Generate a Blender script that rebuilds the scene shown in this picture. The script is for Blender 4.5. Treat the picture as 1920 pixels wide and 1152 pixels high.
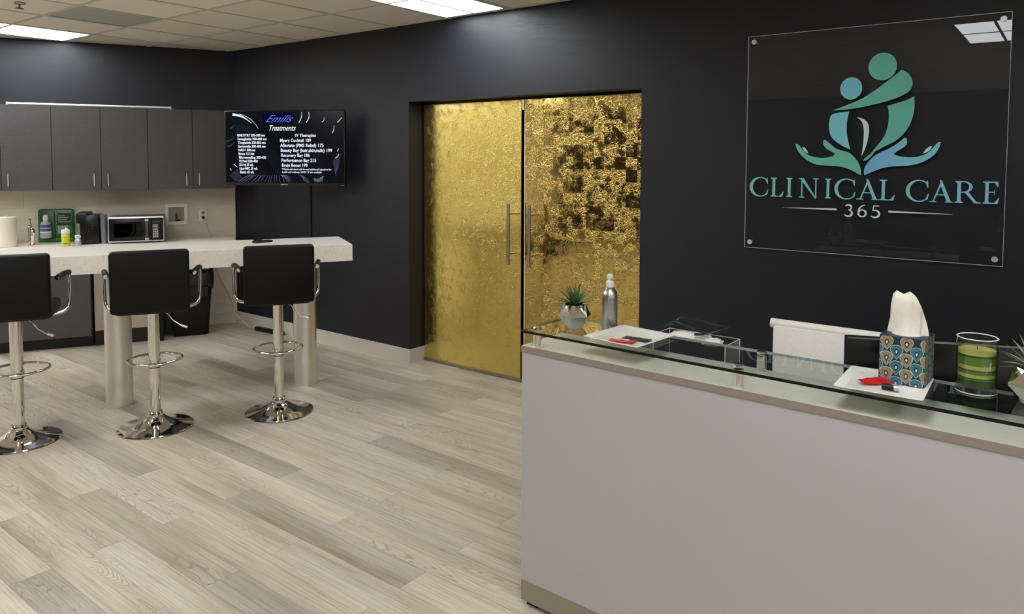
import bpy, math, random
from math import sin, cos, pi, radians
from mathutils import Vector, Matrix

for o in list(bpy.data.objects):
    bpy.data.objects.remove(o, do_unlink=True)
SC = bpy.context.scene
COL = SC.collection

# ------------------------------------------------------------------ camera, world, exposure
cam_data = bpy.data.cameras.new('camera')
cam = bpy.data.objects.new('camera', cam_data)
COL.objects.link(cam)
cam.location = (0, 0, 1.69)
cam.rotation_euler = (1.51719, -0.004644, 0.637786)
cam_data.sensor_width = 36
cam_data.lens = 25.712
cam_data.shift_x = -0.01936
cam_data.shift_y = -0.10570
cam_data.clip_start = 0.05
SC.camera = cam
world = bpy.data.worlds.new('world')
SC.world = world
world.use_nodes = True
world.node_tree.nodes['Background'].inputs[0].default_value = (0.5, 0.5, 0.52, 1)
world.node_tree.nodes['Background'].inputs[1].default_value = 0.05
vs = SC.view_settings
vs.view_transform = 'Standard'
vs.look = 'None'
vs.gamma = 1
vs.use_curve_mapping = False
vs.exposure = 0.15
try:
    SC.cycles.use_denoising = True
    SC.cycles.max_bounces = 10
    SC.cycles.diffuse_bounces = 5
    SC.cycles.glossy_bounces = 5
    SC.cycles.transparent_max_bounces = 24
    SC.cycles.caustics_reflective = False
    SC.cycles.caustics_refractive = False
    SC.cycles.sample_clamp_indirect = 4
except Exception:
    pass
LAMP = 14.5            # radiance of the ceiling light lenses
random.seed(7)

# ------------------------------------------------------------------ materials
def srgb(r, g, b):
    f = lambda c: (c / 255 / 12.92) if c / 255 <= 0.04045 else ((c / 255 + 0.055) / 1.055) ** 2.4
    return (f(r), f(g), f(b), 1)

class NT:
    def __init__(self, name):
        self.m = bpy.data.materials.new(name)
        self.m.use_nodes = True
        self.t = self.m.node_tree
        self.t.nodes.clear()
        self.out = self.n('ShaderNodeOutputMaterial')
    def n(self, typ, **kw):
        nd = self.t.nodes.new(typ)
        for k, v in kw.items():
            setattr(nd, k, v)
        return nd
    def l(self, a, b):
        self.t.links.new(a, b)
    def math(self, op, a, b=None, c=None):
        nd = self.n('ShaderNodeMath', operation=op)
        for i, v in enumerate((a, b, c)):
            if v is None: continue
            if isinstance(v, (int, float)): nd.inputs[i].default_value = v
            else: self.l(v, nd.inputs[i])
        return nd.outputs[0]
    def mix(self, fac, a, b, typ='MIX'):
        nd = self.n('ShaderNodeMix', data_type='RGBA', blend_type=typ)
        for s, v in ((nd.inputs[0], fac), (nd.inputs[6], a), (nd.inputs[7], b)):
            if isinstance(v, (int, float)): s.default_value = v
            elif isinstance(v, tuple): s.default_value = v
            else: self.l(v, s)
        return nd.outputs[2]
    def ramp(self, fac, stops):
        nd = self.n('ShaderNodeValToRGB')
        e = nd.color_ramp.elements
        while len(e) < len(stops): e.new(0.5)
        for el, (p, c) in zip(e, stops):
            el.position = p
            el.color = c if isinstance(c, tuple) else (c, c, c, 1)
        self.l(fac, nd.inputs[0])
        return nd.outputs[0]
    def noise(self, vec, scale, detail=3, rough=0.5, dist=0):
        nd = self.n('ShaderNodeTexNoise')
        nd.inputs['Scale'].default_value = scale
        nd.inputs['Detail'].default_value = detail
        nd.inputs['Roughness'].default_value = rough
        nd.inputs['Distortion'].default_value = dist
        if vec is not None: self.l(vec, nd.inputs['Vector'])
        return nd
    def mapping(self, vec, scale=(1, 1, 1), loc=(0, 0, 0), rot=(0, 0, 0)):
        nd = self.n('ShaderNodeMapping')
        nd.inputs['Scale'].default_value = scale
        nd.inputs['Location'].default_value = loc
        nd.inputs['Rotation'].default_value = rot
        self.l(vec, nd.inputs['Vector'])
        return nd.outputs[0]
    def bsdf(self, color=None, rough=0.5, metal=0.0, spec=0.5, **kw):
        b = self.n('ShaderNodeBsdfPrincipled')
        if color is not None:
            if isinstance(color, tuple): b.inputs['Base Color'].default_value = color
            else: self.l(color, b.inputs['Base Color'])
        if isinstance(rough, (int, float)): b.inputs['Roughness'].default_value = rough
        else: self.l(rough, b.inputs['Roughness'])
        b.inputs['Metallic'].default_value = metal
        b.inputs['Specular IOR Level'].default_value = spec
        for k, v in kw.items():
            b.inputs[k].default_value = v
        return b
    def bump(self, height, b, strength=0.3, dist=0.01):
        nd = self.n('ShaderNodeBump')
        nd.inputs['Strength'].default_value = strength
        nd.inputs['Distance'].default_value = dist
        self.l(height, nd.inputs['Height'])
        self.l(nd.outputs[0], b.inputs['Normal'])
        return nd
    def done(self, b):
        self.l(b.outputs[0], self.out.inputs[0])
        return self.m

M = {}
def plain(name, rgb, rough=0.5, metal=0.0, spec=0.5, var=0.0, scale=30, bump=0.0, **kw):
    t = NT(name)
    geo = t.n('ShaderNodeTexCoord').outputs['Object']
    c = srgb(*rgb)
    if var or bump:
        nz = t.noise(geo, scale, 4)
    if var:
        c2 = tuple(max(0, x * (1 - var)) for x in c[:3]) + (1,)
        c3 = tuple(min(1, x * (1 + var)) for x in c[:3]) + (1,)
        col = t.ramp(nz.outputs['Fac'], [(0.35, c2), (0.65, c3)])
    else:
        col = c
    b = t.bsdf(col, rough, metal, spec, **kw)
    if bump:
        t.bump(nz.outputs['Fac'], b, bump, 0.002)
    M[name] = t.done(b)
    return M[name]

def emit(name, rgb, strength):
    t = NT(name)
    e = t.n('ShaderNodeEmission')
    e.inputs[0].default_value = srgb(*rgb)
    e.inputs[1].default_value = strength
    M[name] = t.done(e)

def sheet_glass(name, tint, spec_gain=1.0, ior=1.5, rough=0.0):
    """Thin clear sheet: Fresnel reflection over tinted straight-through light."""
    t = NT(name)
    tr = t.n('ShaderNodeBsdfTransparent'); tr.inputs[0].default_value = tint
    gl = t.n('ShaderNodeBsdfGlossy'); gl.inputs['Roughness'].default_value = rough
    fr = t.n('ShaderNodeFresnel'); fr.inputs[0].default_value = ior
    mx = t.n('ShaderNodeMixShader')
    front = t.math('SUBTRACT', 1.0, t.n('ShaderNodeNewGeometry').outputs['Backfacing'])   # one reflection per sheet
    t.l(t.math('MULTIPLY', t.math('MINIMUM', t.math('MULTIPLY', fr.outputs[0], spec_gain), 1.0), front), mx.inputs[0])
    t.l(tr.outputs[0], mx.inputs[1]); t.l(gl.outputs[0], mx.inputs[2])
    M[name] = t.done(mx)

plain('white_paint', (214, 208, 196), 0.45, var=0.02, scale=6)
plain('rear_white', (236, 232, 224), 0.6, var=0.02, scale=2)
plain('light_frame', (232, 230, 224), 0.4)
plain('light_rib', (120, 116, 108), 0.6)
plain('recess_grey', (150, 140, 126), 0.6)
plain('trim_gloss', (34, 34, 37), 0.2)
plain('box_white', (244, 240, 230), 0.4)
plain('tee', (206, 198, 182), 0.5)
plain('vent_grey', (176, 178, 168), 0.6)
plain('black_plastic', (15, 15, 17), 0.4, spec=0.3)
plain('black_satin', (12, 12, 14), 0.25, spec=0.3)
plain('black_matte', (14, 14, 15), 0.7)
plain('dark_gap', (10, 9, 9), 0.8)
plain('white_plastic', (225, 222, 214), 0.35)
plain('cream_plastic', (216, 205, 184), 0.45)
plain('leather_black', (11, 11, 12), 0.55, spec=0.22, var=0.1, scale=300, bump=0.12)
plain('leather_white', (246, 241, 233), 0.38, var=0.02, scale=60, bump=0.05)
plain('chrome', (225, 222, 216), 0.06, 1.0)
plain('satin_steel', (232, 230, 224), 0.42, 1.0)
plain('brushed_nickel', (200, 186, 170), 0.24, 1.0)
plain('panel_grey', (182, 177, 181), 0.42, var=0.015, scale=2)
plain('edge_grey', (140, 130, 120), 0.5, var=0.04, scale=60)
plain('plinth_grey', (146, 138, 122), 0.4, var=0.02, scale=8)
plain('counter_grey', (208, 204, 194), 0.35, var=0.03, scale=25)
plain('work_top', (150, 146, 138), 0.45, var=0.03, scale=20)
plain('paper_white', (236, 232, 222), 0.5)
plain('porcelain', (240, 237, 230), 0.18)
plain('red_wrap', (182, 18, 22), 0.2)
plain('red_print', (196, 62, 58), 0.4)
plain('ink_dark', (54, 58, 52), 0.5)
plain('ink_faint', (206, 196, 180), 0.6)
plain('silver', (206, 205, 202), 0.3, 1.0)
plain('gunmetal', (84, 84, 86), 0.35, 0.8)
plain('leaf', (62, 96, 58), 0.5, var=0.25, scale=25)
plain('leaf_pale', (140, 158, 118), 0.5, var=0.25, scale=25)
plain('soil', (40, 32, 26), 0.9, var=0.3, scale=80)
plain('mirror_pot', (215, 213, 210), 0.05, 1.0)
plain('tissue', (226, 218, 206), 0.85, var=0.03, scale=45, bump=0.6)
plain('navy_card', (22, 42, 62), 0.5, var=0.06, scale=40)
plain('teal_card', (52, 106, 116), 0.45)
plain('gold_card', (138, 124, 88), 0.4)
plain('pale_card', (198, 208, 204), 0.45)
plain('green_plastic', (26, 112, 48), 0.32)
plain('green_dark', (14, 78, 34), 0.35)
plain('bottle_frost', (168, 182, 170), 0.35)
plain('label_blue', (60, 74, 140), 0.5)
plain('label_white', (225, 226, 224), 0.5)
plain('card_black', (24, 40, 36), 0.5)
plain('card_grey', (150, 158, 146), 0.6)
plain('yellow_wrap', (206, 208, 50), 0.35)
plain('cup_grey', (120, 124, 130), 0.4)
plain('glass_body', (190, 196, 196), 0.08, 0.4)
plain('towel_paper', (226, 216, 198), 0.85, var=0.02, scale=30)
plain('bag_film', (18, 18, 19), 0.2, bump=0.5, scale=60)
plain('acrylic_edge', (226, 228, 226), 0.15)
plain('green_edge', (7, 20, 15), 0.3, spec=0.3)
plain('candle_yellow', (206, 200, 112), 0.35)
plain('candle_green', (96, 142, 30), 0.3)
plain('candle_deep', (44, 84, 26), 0.3)
plain('kick_black', (12, 13, 14), 0.5)
plain('appliance_grey', (176, 166, 152), 0.35)
plain('track_grey', (128, 118, 108), 0.4, 0.3)
plain('gold_edge', (214, 182, 84), 0.3, 1.0)
plain('glass_bright', (222, 214, 190), 0.2)
plain('screw_brown', (86, 62, 40), 0.5)
plain('clock_green', (40, 60, 56), 0.3)
plain('tv_black', (9, 9, 11), 0.22)
plain('cord_white', (226, 222, 210), 0.5)
emit('lens', (249, 252, 255), LAMP)
sheet_glass('acrylic', (0.95, 0.96, 0.96, 1), 1.0, 1.49)
sheet_glass('desk_glass', (0.94, 0.97, 0.95, 1), 1.0, 1.52)
sheet_glass('jar_glass', (0.88, 0.90, 0.88, 1), 1.6, 1.5)
sheet_glass('oven_glass', (0.05, 0.05, 0.055, 1), 1.0, 1.5)

def wall_dark(name, rgb):
    t = NT(name)
    pos = t.n('ShaderNodeNewGeometry').outputs['Position']
    fine = t.noise(pos, 160, 3)
    weave = t.noise(t.mapping(pos, (3, 3, 60)), 4, 3)
    big = t.noise(pos, 1.3, 2)
    c = srgb(*rgb)
    lo = tuple(x * 0.86 for x in c[:3]) + (1,)
    hi = tuple(x * 1.14 for x in c[:3]) + (1,)
    col = t.ramp(big.outputs['Fac'], [(0.3, lo), (0.7, hi)])
    rough = t.ramp(weave.outputs['Fac'], [(0.3, 0.42), (0.7, 0.56)])
    b = t.bsdf(col, rough, 0, 0.45)
    h = t.math('ADD', fine.outputs['Fac'], weave.outputs['Fac'])
    t.bump(h, b, 0.12, 0.002)
    M[name] = t.done(b)
wall_dark('wall_dark', (22, 23, 32))

def cabinet_mat():
    t = NT('cabinet')
    pos = t.n('ShaderNodeTexCoord').outputs['Object']
    g = t.noise(t.mapping(pos, (6, 6, 60)), 5, 4, 0.6)
    col = t.ramp(g.outputs['Fac'], [(0.3, srgb(70, 67, 69)), (0.7, srgb(84, 80, 82))])
    b = t.bsdf(col, 0.5, 0, 0.4)
    t.bump(g.outputs['Fac'], b, 0.15, 0.001)
    M['cabinet'] = t.done(b)
cabinet_mat()

def tile_mat():
    t = NT('ceiling_tile')
    pos = t.n('ShaderNodeNewGeometry').outputs['Position']
    rnd = t.n('ShaderNodeObjectInfo').outputs['Random']
    sp = t.noise(pos, 220, 2)
    base = t.ramp(rnd, [(0.0, srgb(234, 226, 212)), (1.0, srgb(242, 236, 222))])
    spk = t.ramp(sp.outputs['Fac'], [(0.28, srgb(190, 182, 170)), (0.38, srgb(255, 255, 255))])
    col = t.mix(0.4, base, spk, 'MULTIPLY')
    b = t.bsdf(col, 0.9, 0, 0.1)
    t.bump(sp.outputs['Fac'], b, 0.25, 0.003)
    M['ceiling_tile'] = t.done(b)
tile_mat()

def splash_mat():
    t = NT('splash_tile')
    pos = t.n('ShaderNodeNewGeometry').outputs['Position']
    rnd = t.n('ShaderNodeObjectInfo').outputs['Random']
    v = t.noise(t.mapping(pos, (2, 2, 14)), 3, 4, 0.6)
    col = t.ramp(v.outputs['Fac'], [(0.25, srgb(216, 207, 188)), (0.75, srgb(232, 224, 206))])
    tone = t.ramp(rnd, [(0, 0.94), (1, 1.0)])
    col = t.mix(1.0, col, tone, 'MULTIPLY')
    b = t.bsdf(col, 0.4, 0, 0.4)
    M['splash_tile'] = t.done(b)
splash_mat()
plain('grout', (204, 195, 176), 0.8)

def plank_mat():
    t = NT('plank')
    pos = t.n('ShaderNodeNewGeometry')
    oi = t.n('ShaderNodeObjectInfo')
    rnd = t.math('ADD', oi.outputs['Random'], pos.outputs['Random Per Island'])
    sep = t.n('ShaderNodeSeparateXYZ'); t.l(pos.outputs['Position'], sep.inputs[0])
    def coords(sx, sy, k):
        cb = t.n('ShaderNodeCombineXYZ')
        t.l(t.math('MULTIPLY', sep.outputs[0], sx), cb.inputs[0])
        t.l(t.math('MULTIPLY', sep.outputs[1], sy), cb.inputs[1])
        t.l(t.math('MULTIPLY', rnd, k), cb.inputs[2])
        return cb.outputs[0]
    # broad tone drifting within a plank
    drift = t.noise(coords(0.9, 7, 37), 1.0, 3, 0.55)
    # fine fibre
    fibre = t.noise(coords(3.0, 120, 53), 1.0, 4, 0.65)
    # cathedral figure: contour lines of a stretched height field
    fld = t.noise(coords(1.0, 8.5, 91), 1.0, 2.0, 0.45, 0.3)
    ph = t.math('MULTIPLY', fld.outputs['Fac'], 230)
    ring = t.math('SINE', ph)
    line = t.ramp(ring, [(0.0, 0.0), (0.5, 0.0), (0.97, 1.0)])
    msk = t.noise(coords(0.8, 5.0, 17), 1.0, 2, 0.5)
    m1 = t.ramp(msk.outputs['Fac'], [(0.47, 0.0), (0.62, 1.0)])
    rough_fig = t.math('MULTIPLY', line, m1)
    rough_fig = t.math('MULTIPLY', rough_fig, t.ramp(fibre.outputs['Fac'], [(0.3, 0.25), (0.6, 1.0)]))
    fig = t.math('MULTIPLY', rough_fig, oi.outputs['Alpha'])
    base = t.ramp(drift.outputs['Fac'], [(0.25, srgb(168, 156, 136)), (0.45, srgb(197, 187, 169)), (0.72, srgb(215, 206, 189))])
    tone = t.mix(1.0, base, oi.outputs['Color'], 'MULTIPLY')
    fib = t.ramp(fibre.outputs['Fac'], [(0.25, srgb(186, 176, 160)), (0.55, srgb(255, 255, 255))])
    c1 = t.mix(0.75, tone, fib, 'MULTIPLY')
    c2 = t.mix(t.math('MULTIPLY', fig, 0.75), c1, srgb(112, 98, 80))
    b = t.bsdf(c2, t.ramp(drift.outputs['Fac'], [(0.3, 0.38), (0.7, 0.5)]), 0, 0.4)
    hh = t.math('SUBTRACT', fibre.outputs['Fac'], fig)
    t.bump(hh, b, 0.12, 0.0015)
    M['plank'] = t.done(b)
plank_mat()

def quartz_mat():
    t = NT('quartz')
    pos = t.n('ShaderNodeNewGeometry').outputs['Position']
    n1 = t.noise(pos, 90, 3); n2 = t.noise(pos, 210, 2)
    a = t.ramp(n1.outputs['Fac'], [(0.30, srgb(216, 208, 190)), (0.42, srgb(240, 235, 222))])
    s2 = t.ramp(n2.outputs['Fac'], [(0.26, srgb(176, 166, 150)), (0.32, srgb(255, 255, 255))])
    col = t.mix(0.8, a, s2, 'MULTIPLY')
    b = t.bsdf(col, 0.22, 0, 0.5)
    M['quartz'] = t.done(b)
quartz_mat()

def gold_mat(name, bend, crease, rough, leaf_vary, c0=(238, 214, 124), c1=(228, 200, 104), c2=(200, 170, 76)):
    """Gold leaf behind glass: squares of foil, gently buckled, with thin raised creases."""
    t = NT(name)
    pos = t.n('ShaderNodeTexCoord').outputs['Object']
    warp = t.noise(pos, 9, 4, 0.6)
    wv = t.n('ShaderNodeMix', data_type='VECTOR'); wv.inputs[0].default_value = 0.10
    t.l(pos, wv.inputs[4]); t.l(warp.outputs['Color'], wv.inputs[5])
    w = wv.outputs[1]
    def ridges(scale, width):
        v = t.n('ShaderNodeTexVoronoi', feature='DISTANCE_TO_EDGE'); v.inputs['Scale'].default_value = scale
        t.l(w, v.inputs['Vector'])
        return t.ramp(v.outputs['Distance'], [(0, 1.0), (width, 0.0)])
    broken = t.noise(pos, 13, 3, 0.6)
    on = t.ramp(broken.outputs['Fac'], [(0.42, 0.0), (0.58, 1.0)])
    fine = t.noise(w, 60, 5, 0.65, 1.2)
    soft = t.noise(w, 12, 3, 0.5, 0.8)
    cr = t.math('ADD', t.math('MULTIPLY', ridges(34, 0.09), 0.7), t.math('MULTIPLY', ridges(75, 0.13), 0.45))
    cr = t.math('MULTIPLY', t.math('MULTIPLY', cr, on), crease)
    # individual leaves, each lying a little differently
    sep = t.n('ShaderNodeSeparateXYZ'); t.l(pos, sep.inputs[0])
    cb = t.n('ShaderNodeCombineXYZ')
    t.l(t.math('FLOOR', t.math('MULTIPLY', sep.outputs[0], 11.7)), cb.inputs[0])
    t.l(t.math('FLOOR', t.math('MULTIPLY', sep.outputs[2], 11.7)), cb.inputs[1])
    wn = t.n('ShaderNodeTexWhiteNoise', noise_dimensions='2D'); t.l(cb.outputs[0], wn.inputs['Vector'])
    lv = t.ramp(wn.outputs['Value'], [(0.25, 1.0 - leaf_vary), (0.55, 1.0)])
    h = t.math('ADD', t.math('MULTIPLY', t.math('ADD', soft.outputs['Fac'], t.math('MULTIPLY', fine.outputs['Fac'], 0.35)), bend), cr)
    h = t.math('MULTIPLY', h, lv)
    col = t.mix(t.math('MULTIPLY', wn.outputs['Value'], 0.3), srgb(*c0), srgb(*c1))
    col = t.mix(t.ramp(fine.outputs['Fac'], [(0.56, 0.0), (0.72, 0.45)]), col, srgb(*c2))
    b = t.bsdf(col, rough, 1.0)
    if leaf_vary > 0.1:
        t.l(t.ramp(wn.outputs['Value'], [(0.2, rough * 0.6), (0.7, rough * 1.25)]), b.inputs['Roughness'])
    t.bump(h, b, 0.6, 0.006)
    b.inputs['Coat Weight'].default_value = 0.3
    b.inputs['Coat Roughness'].default_value = 0.02
    M[name] = t.done(b)
gold_mat('gold_smooth', 0.08, 0.22, 0.23, 0.0)
gold_mat('gold_creased', 0.055, 0.55, 0.13, 0.85, (208, 182, 108), (194, 166, 90), (172, 144, 74))

def print_mat(name, c0, c1, x0, x1, emission=0):
    """Printed vinyl whose colour runs from c0 to c1 along the sign."""
    t = NT(name)
    pos = t.n('ShaderNodeTexCoord').outputs['Object']
    sep = t.n('ShaderNodeSeparateXYZ'); t.l(pos, sep.inputs[0])
    f = t.math('DIVIDE', t.math('SUBTRACT', sep.outputs[0], x0), x1 - x0)
    col = t.ramp(f, [(0.0, srgb(*c0)), (1.0, srgb(*c1))])
    b = t.bsdf(col, 0.4, 0, 0.4)
    M[name] = t.done(b)
print_mat('vinyl_text', (132, 222, 204), (150, 214, 252), 0.1, 1.25)
print_mat('vinyl_green', (124, 214, 192), (112, 206, 194), 0.3, 0.9)
print_mat('vinyl_blue', (140, 228, 246), (140, 206, 250), 0.4, 1.0)
print_mat('vinyl_hand_blue', (132, 196, 252), (142, 230, 240), 0.62, 1.0)
print_mat('vinyl_white', (226, 250, 250), (226, 248, 252), 0.0, 1.2)

def screen_mat():
    t = NT('screen')
    pos = t.n('ShaderNodeTexCoord').outputs['Object']
    n = t.noise(t.mapping(pos, (3, 1, 2)), 1.6, 4, 0.6, 1.5)
    col = t.ramp(n.outputs['Fac'], [(0.45, srgb(3, 3, 6)), (0.62, srgb(8, 12, 22)), (0.8, srgb(28, 34, 58))])
    b = t.bsdf((0.004, 0.004, 0.005, 1), 0.15, 0, 0.5)
    t.l(col, b.inputs['Emission Color']); b.inputs['Emission Strength'].default_value = 0.7
    M['screen'] = t.done(b)
screen_mat()
emit('screen_white', (225, 235, 248), 0.95)
emit('screen_soft', (170, 190, 215), 0.5)
emit('screen_blue', (96, 116, 232), 0.9)
emit('screen_ice', (150, 178, 210), 0.5)
emit('screen_dim', (96, 120, 150), 0.22)
emit('screen_band', (16, 18, 58), 0.5)
emit('screen_violet', (150, 150, 220), 0.6)

# ------------------------------------------------------------------ mesh helpers
class MB:
    def __init__(self):
        self.v = []; self.f = []
    def add(self, vs, fs):
        k = len(self.v)
        self.v += [tuple(p) for p in vs]
        self.f += [tuple(i + k for i in f) for f in fs]
        return self
    def box(self, x0, x1, y0, y1, z0, z1):
        vs = [(x, y, z) for z in (z0, z1) for y in (y0, y1) for x in (x0, x1)]
        return self.add(vs, [(0, 2, 3, 1), (4, 5, 7, 6), (0, 1, 5, 4), (2, 6, 7, 3), (0, 4, 6, 2), (1, 3, 7, 5)])
    def rbox(self, x0, x1, y0, y1, z0, z1, r=0.01, axis='y', seg=4):
        """box with rounded corners in the plane across the given axis, and small chamfers on its two faces"""
        A = {'x': (y0, y1, z0, z1, x0, x1), 'y': (x0, x1, z0, z1, y0, y1), 'z': (x0, x1, y0, y1, z0, z1)}[axis]
        a0, a1, b0, b1, c0, c1 = A
        def ring(ins):
            rr = max(r - ins, 1e-4); pts = []
            for cx, cy, s in ((a1 - r, b1 - r, 0), (a0 + r, b1 - r, 90), (a0 + r, b0 + r, 180), (a1 - r, b0 + r, 270)):
                for i in range(seg + 1):
                    t = radians(s + 90 * i / seg)
                    pts.append((cx + rr * cos(t), cy + rr * sin(t)))
            return pts
        ch = min(r * 0.5, abs(c1 - c0) * 0.3)
        layers = [(c0, ch), (c0 + ch * 0.35, ch * 0.35), (c0 + ch, 0), (c1 - ch, 0), (c1 - ch * 0.35, ch * 0.35), (c1, ch)]
        vs = []
        for c, ins in layers:
            for a, b in ring(ins):
                vs.append({'x': (c, a, b), 'y': (a, c, b), 'z': (a, b, c)}[axis])
        n = 4 * (seg + 1); fs = []
        flip = axis == 'y'
        for k in range(len(layers) - 1):
            for i in range(n):
                q = (k * n + i, k * n + (i + 1) % n, (k + 1) * n + (i + 1) % n, (k + 1) * n + i)
                fs.append(q[::-1] if flip else q)
        bot = tuple(range(n - 1, -1, -1)); top = tuple(range((len(layers) - 1) * n, len(layers) * n))
        fs += [bot[::-1], top[::-1]] if flip else [bot, top]
        return self.add(vs, fs)
    def lathe(self, prof, seg=32, c=(0, 0, 0), cap=True):
        vs = []
        for r, z in prof:
            for i in range(seg):
                t = 2 * pi * i / seg
                vs.append((c[0] + r * cos(t), c[1] + r * sin(t), c[2] + z))
        fs = []
        for k in range(len(prof) - 1):
            for i in range(seg):
                fs.append((k * seg + i, k * seg + (i + 1) % seg, (k + 1) * seg + (i + 1) % seg, (k + 1) * seg + i))
        if cap:
            fs.append(tuple(range(seg - 1, -1, -1)))
            fs.append(tuple(range((len(prof) - 1) * seg, len(prof) * seg)))
        return self.add(vs, fs)
    def cyl(self, p, q, r, seg=16, r2=None):
        return self.tube([p, q], [r, r if r2 is None else r2], seg)
    def tube(self, pts, r, seg=10, closed=False, flat=1.0):
        pts = [Vector(p) for p in pts]
        n = len(pts)
        rs = r if isinstance(r, (list, tuple)) else [r] * n
        vs = []; up = None
        for i, p in enumerate(pts):
            if closed: d = pts[(i + 1) % n] - pts[i - 1]
            else: d = pts[min(i + 1, n - 1)] - pts[max(i - 1, 0)]
            d.normalize()
            if up is None:
                up = Vector((0, 0, 1)) if abs(d.z) < 0.9 else Vector((1, 0, 0))
            s = d.cross(up)
            if s.length < 1e-6: s = d.cross(Vector((0, 1, 0.1)))
            s.normalize(); up = s.cross(d).normalized()
            for k in range(seg):
                t = 2 * pi * k / seg
                vs.append(p + s * (rs[i] * cos(t)) + up * (rs[i] * flat * sin(t)))
        fs = []
        for i in range(n if closed else n - 1):
            for k in range(seg):
                a = i * seg; b = ((i + 1) % n) * seg
                fs.append((a + k, b + k, b + (k + 1) % seg, a + (k + 1) % seg)[::-1])
        if not closed:
            fs.append(tuple(range(seg - 1, -1, -1))[::-1]); fs.append(tuple(range((n - 1) * seg, n * seg))[::-1])
        return self.add(vs, fs)
    def prism(self, poly, y0, y1):
        """polygon in x,z pushed from y0 (front) to y1"""
        n = len(poly)
        area = sum(poly[i][0] * poly[(i + 1) % n][1] - poly[(i + 1) % n][0] * poly[i][1] for i in range(n))
        if area < 0: poly = poly[::-1]
        vs = [(x, y0, z) for x, z in poly] + [(x, y1, z) for x, z in poly]
        fs = [tuple(range(n)), tuple(range(2 * n - 1, n - 1, -1))]
        fs += [(i, i + n, (i + 1) % n + n, (i + 1) % n)[::1] for i in range(n)]
        return self.add(vs, fs)
    def slab(self, poly, z0, z1):
        """polygon in x,y raised from z0 to z1"""
        n = len(poly)
        area = sum(poly[i][0] * poly[(i + 1) % n][1] - poly[(i + 1) % n][0] * poly[i][1] for i in range(n))
        if area < 0: poly = poly[::-1]
        vs = [(x, y, z0) for x, y in poly] + [(x, y, z1) for x, y in poly]
        fs = [tuple(range(n - 1, -1, -1)), tuple(range(n, 2 * n))]
        fs += [(i, (i + 1) % n, (i + 1) % n + n, i + n) for i in range(n)]
        return self.add(vs, fs)
    def mesh(self, name, mat, smooth=None):
        me = bpy.data.meshes.new(name)
        me.from_pydata(self.v, [], self.f)
        me.materials.append(M[mat])
        if smooth:
            me.polygons.foreach_set('use_smooth', [True] * len(me.polygons))
            me.set_sharp_from_angle(angle=radians(smooth))
        me.update()
        return me
    def build(self, name, mat, parent=None, smooth=None, loc=None, rz=None):
        return link(name, self.mesh(name, mat, smooth), parent, loc, rz)

def link(name, me, parent=None, loc=None, rz=None):
    o = bpy.data.objects.new(name, me)
    COL.objects.link(o)
    if parent: o.parent = parent
    if loc is not None: o.location = loc
    if rz is not None: o.rotation_euler.z = rz
    return o

def tag(o, label, cat, group=None):
    o['label'] = label; o['category'] = cat
    if group: o['group'] = group
    return o

def thing(name, label, cat, loc=(0, 0, 0), rz=0, group=None):
    o = link(name, None, None, loc, rz)
    o.empty_display_size = 0.05
    return tag(o, label, cat, group)

def struct(o, label=None):
    o['kind'] = 'structure'
    if label: o['label'] = label
    return o

def clone(root):
    c = root.copy(); COL.objects.link(c)
    for ch in root.children:
        d = ch.copy(); COL.objects.link(d); d.parent = c
        for g in ch.children:
            e = g.copy(); COL.objects.link(e); e.parent = d
    return c

def text_mesh(body, size, mat, name, align='LEFT', shear=0.0, offset=0.0, width=None, depth=0.0004):
    """Letters standing in the x,z plane facing -y, base line at z = 0."""
    cu = bpy.data.curves.new(name, 'FONT')
    cu.body = body; cu.size = size; cu.align_x = align; cu.shear = shear; cu.offset = offset
    cu.extrude = depth; cu.resolution_u = 3
    o = bpy.data.objects.new(name, cu); COL.objects.link(o)
    dg = bpy.context.evaluated_depsgraph_get()
    me = bpy.data.meshes.new_from_object(o.evaluated_get(dg))
    bpy.data.objects.remove(o, do_unlink=True)
    me.transform(Matrix.Rotation(pi / 2, 4, 'X'))
    if width:
        xs = [v.co.x for v in me.vertices]
        w = max(xs) - min(xs)
        if w > 1e-6: me.transform(Matrix.Diagonal((width / w, 1, 1, 1)))
    me.materials.clear(); me.materials.append(M[mat]); me.name = name
    return me

def clip_poly(poly, planes):
    """convex clip of a 2-D polygon: planes are (nx, ny, d) keeping nx*x+ny*y <= d"""
    for nx, ny, d in planes:
        out = []
        for i, p in enumerate(poly):
            q = poly[(i + 1) % len(poly)]
            a = nx * p[0] + ny * p[1] - d; b = nx * q[0] + ny * q[1] - d
            if a <= 0: out.append(p)
            if (a < 0 < b) or (b < 0 < a):
                t = a / (a - b)
                out.append((p[0] + t * (q[0] - p[0]), p[1] + t * (q[1] - p[1])))
        poly = out
        if len(poly) < 3: return []
    return poly

# ------------------------------------------------------------------ the room
WY = 4.20                 # face of the long dark wall
ZC = 2.772                # ceiling
KA = radians(60.7)        # the kitchen wall meets the long wall at an obtuse corner
C0 = Vector((-6.894, WY, 0))
KD = Vector((cos(KA), sin(KA), 0)); KN = Vector((sin(KA), -cos(KA), 0))
XR = 2.6; YB = -4.6       # right-hand wall and the wall behind the viewer
def kp(s, off, z=0):
    """a point by its distance s from the corner along the kitchen wall and off from it"""
    p = C0 - KD * s + KN * off
    return (p.x, p.y, z)
SMAX = (WY - YB) / sin(KA)
KEND = kp(SMAX, 0)
planes = [(0, 1, WY), (1, 0, XR), (0, -1, -YB), (-KN.x, -KN.y, -(KN.x * C0.x + KN.y * C0.y))]
room = [(C0.x, WY), (XR, WY), (XR, YB), (KEND[0], YB)]

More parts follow.
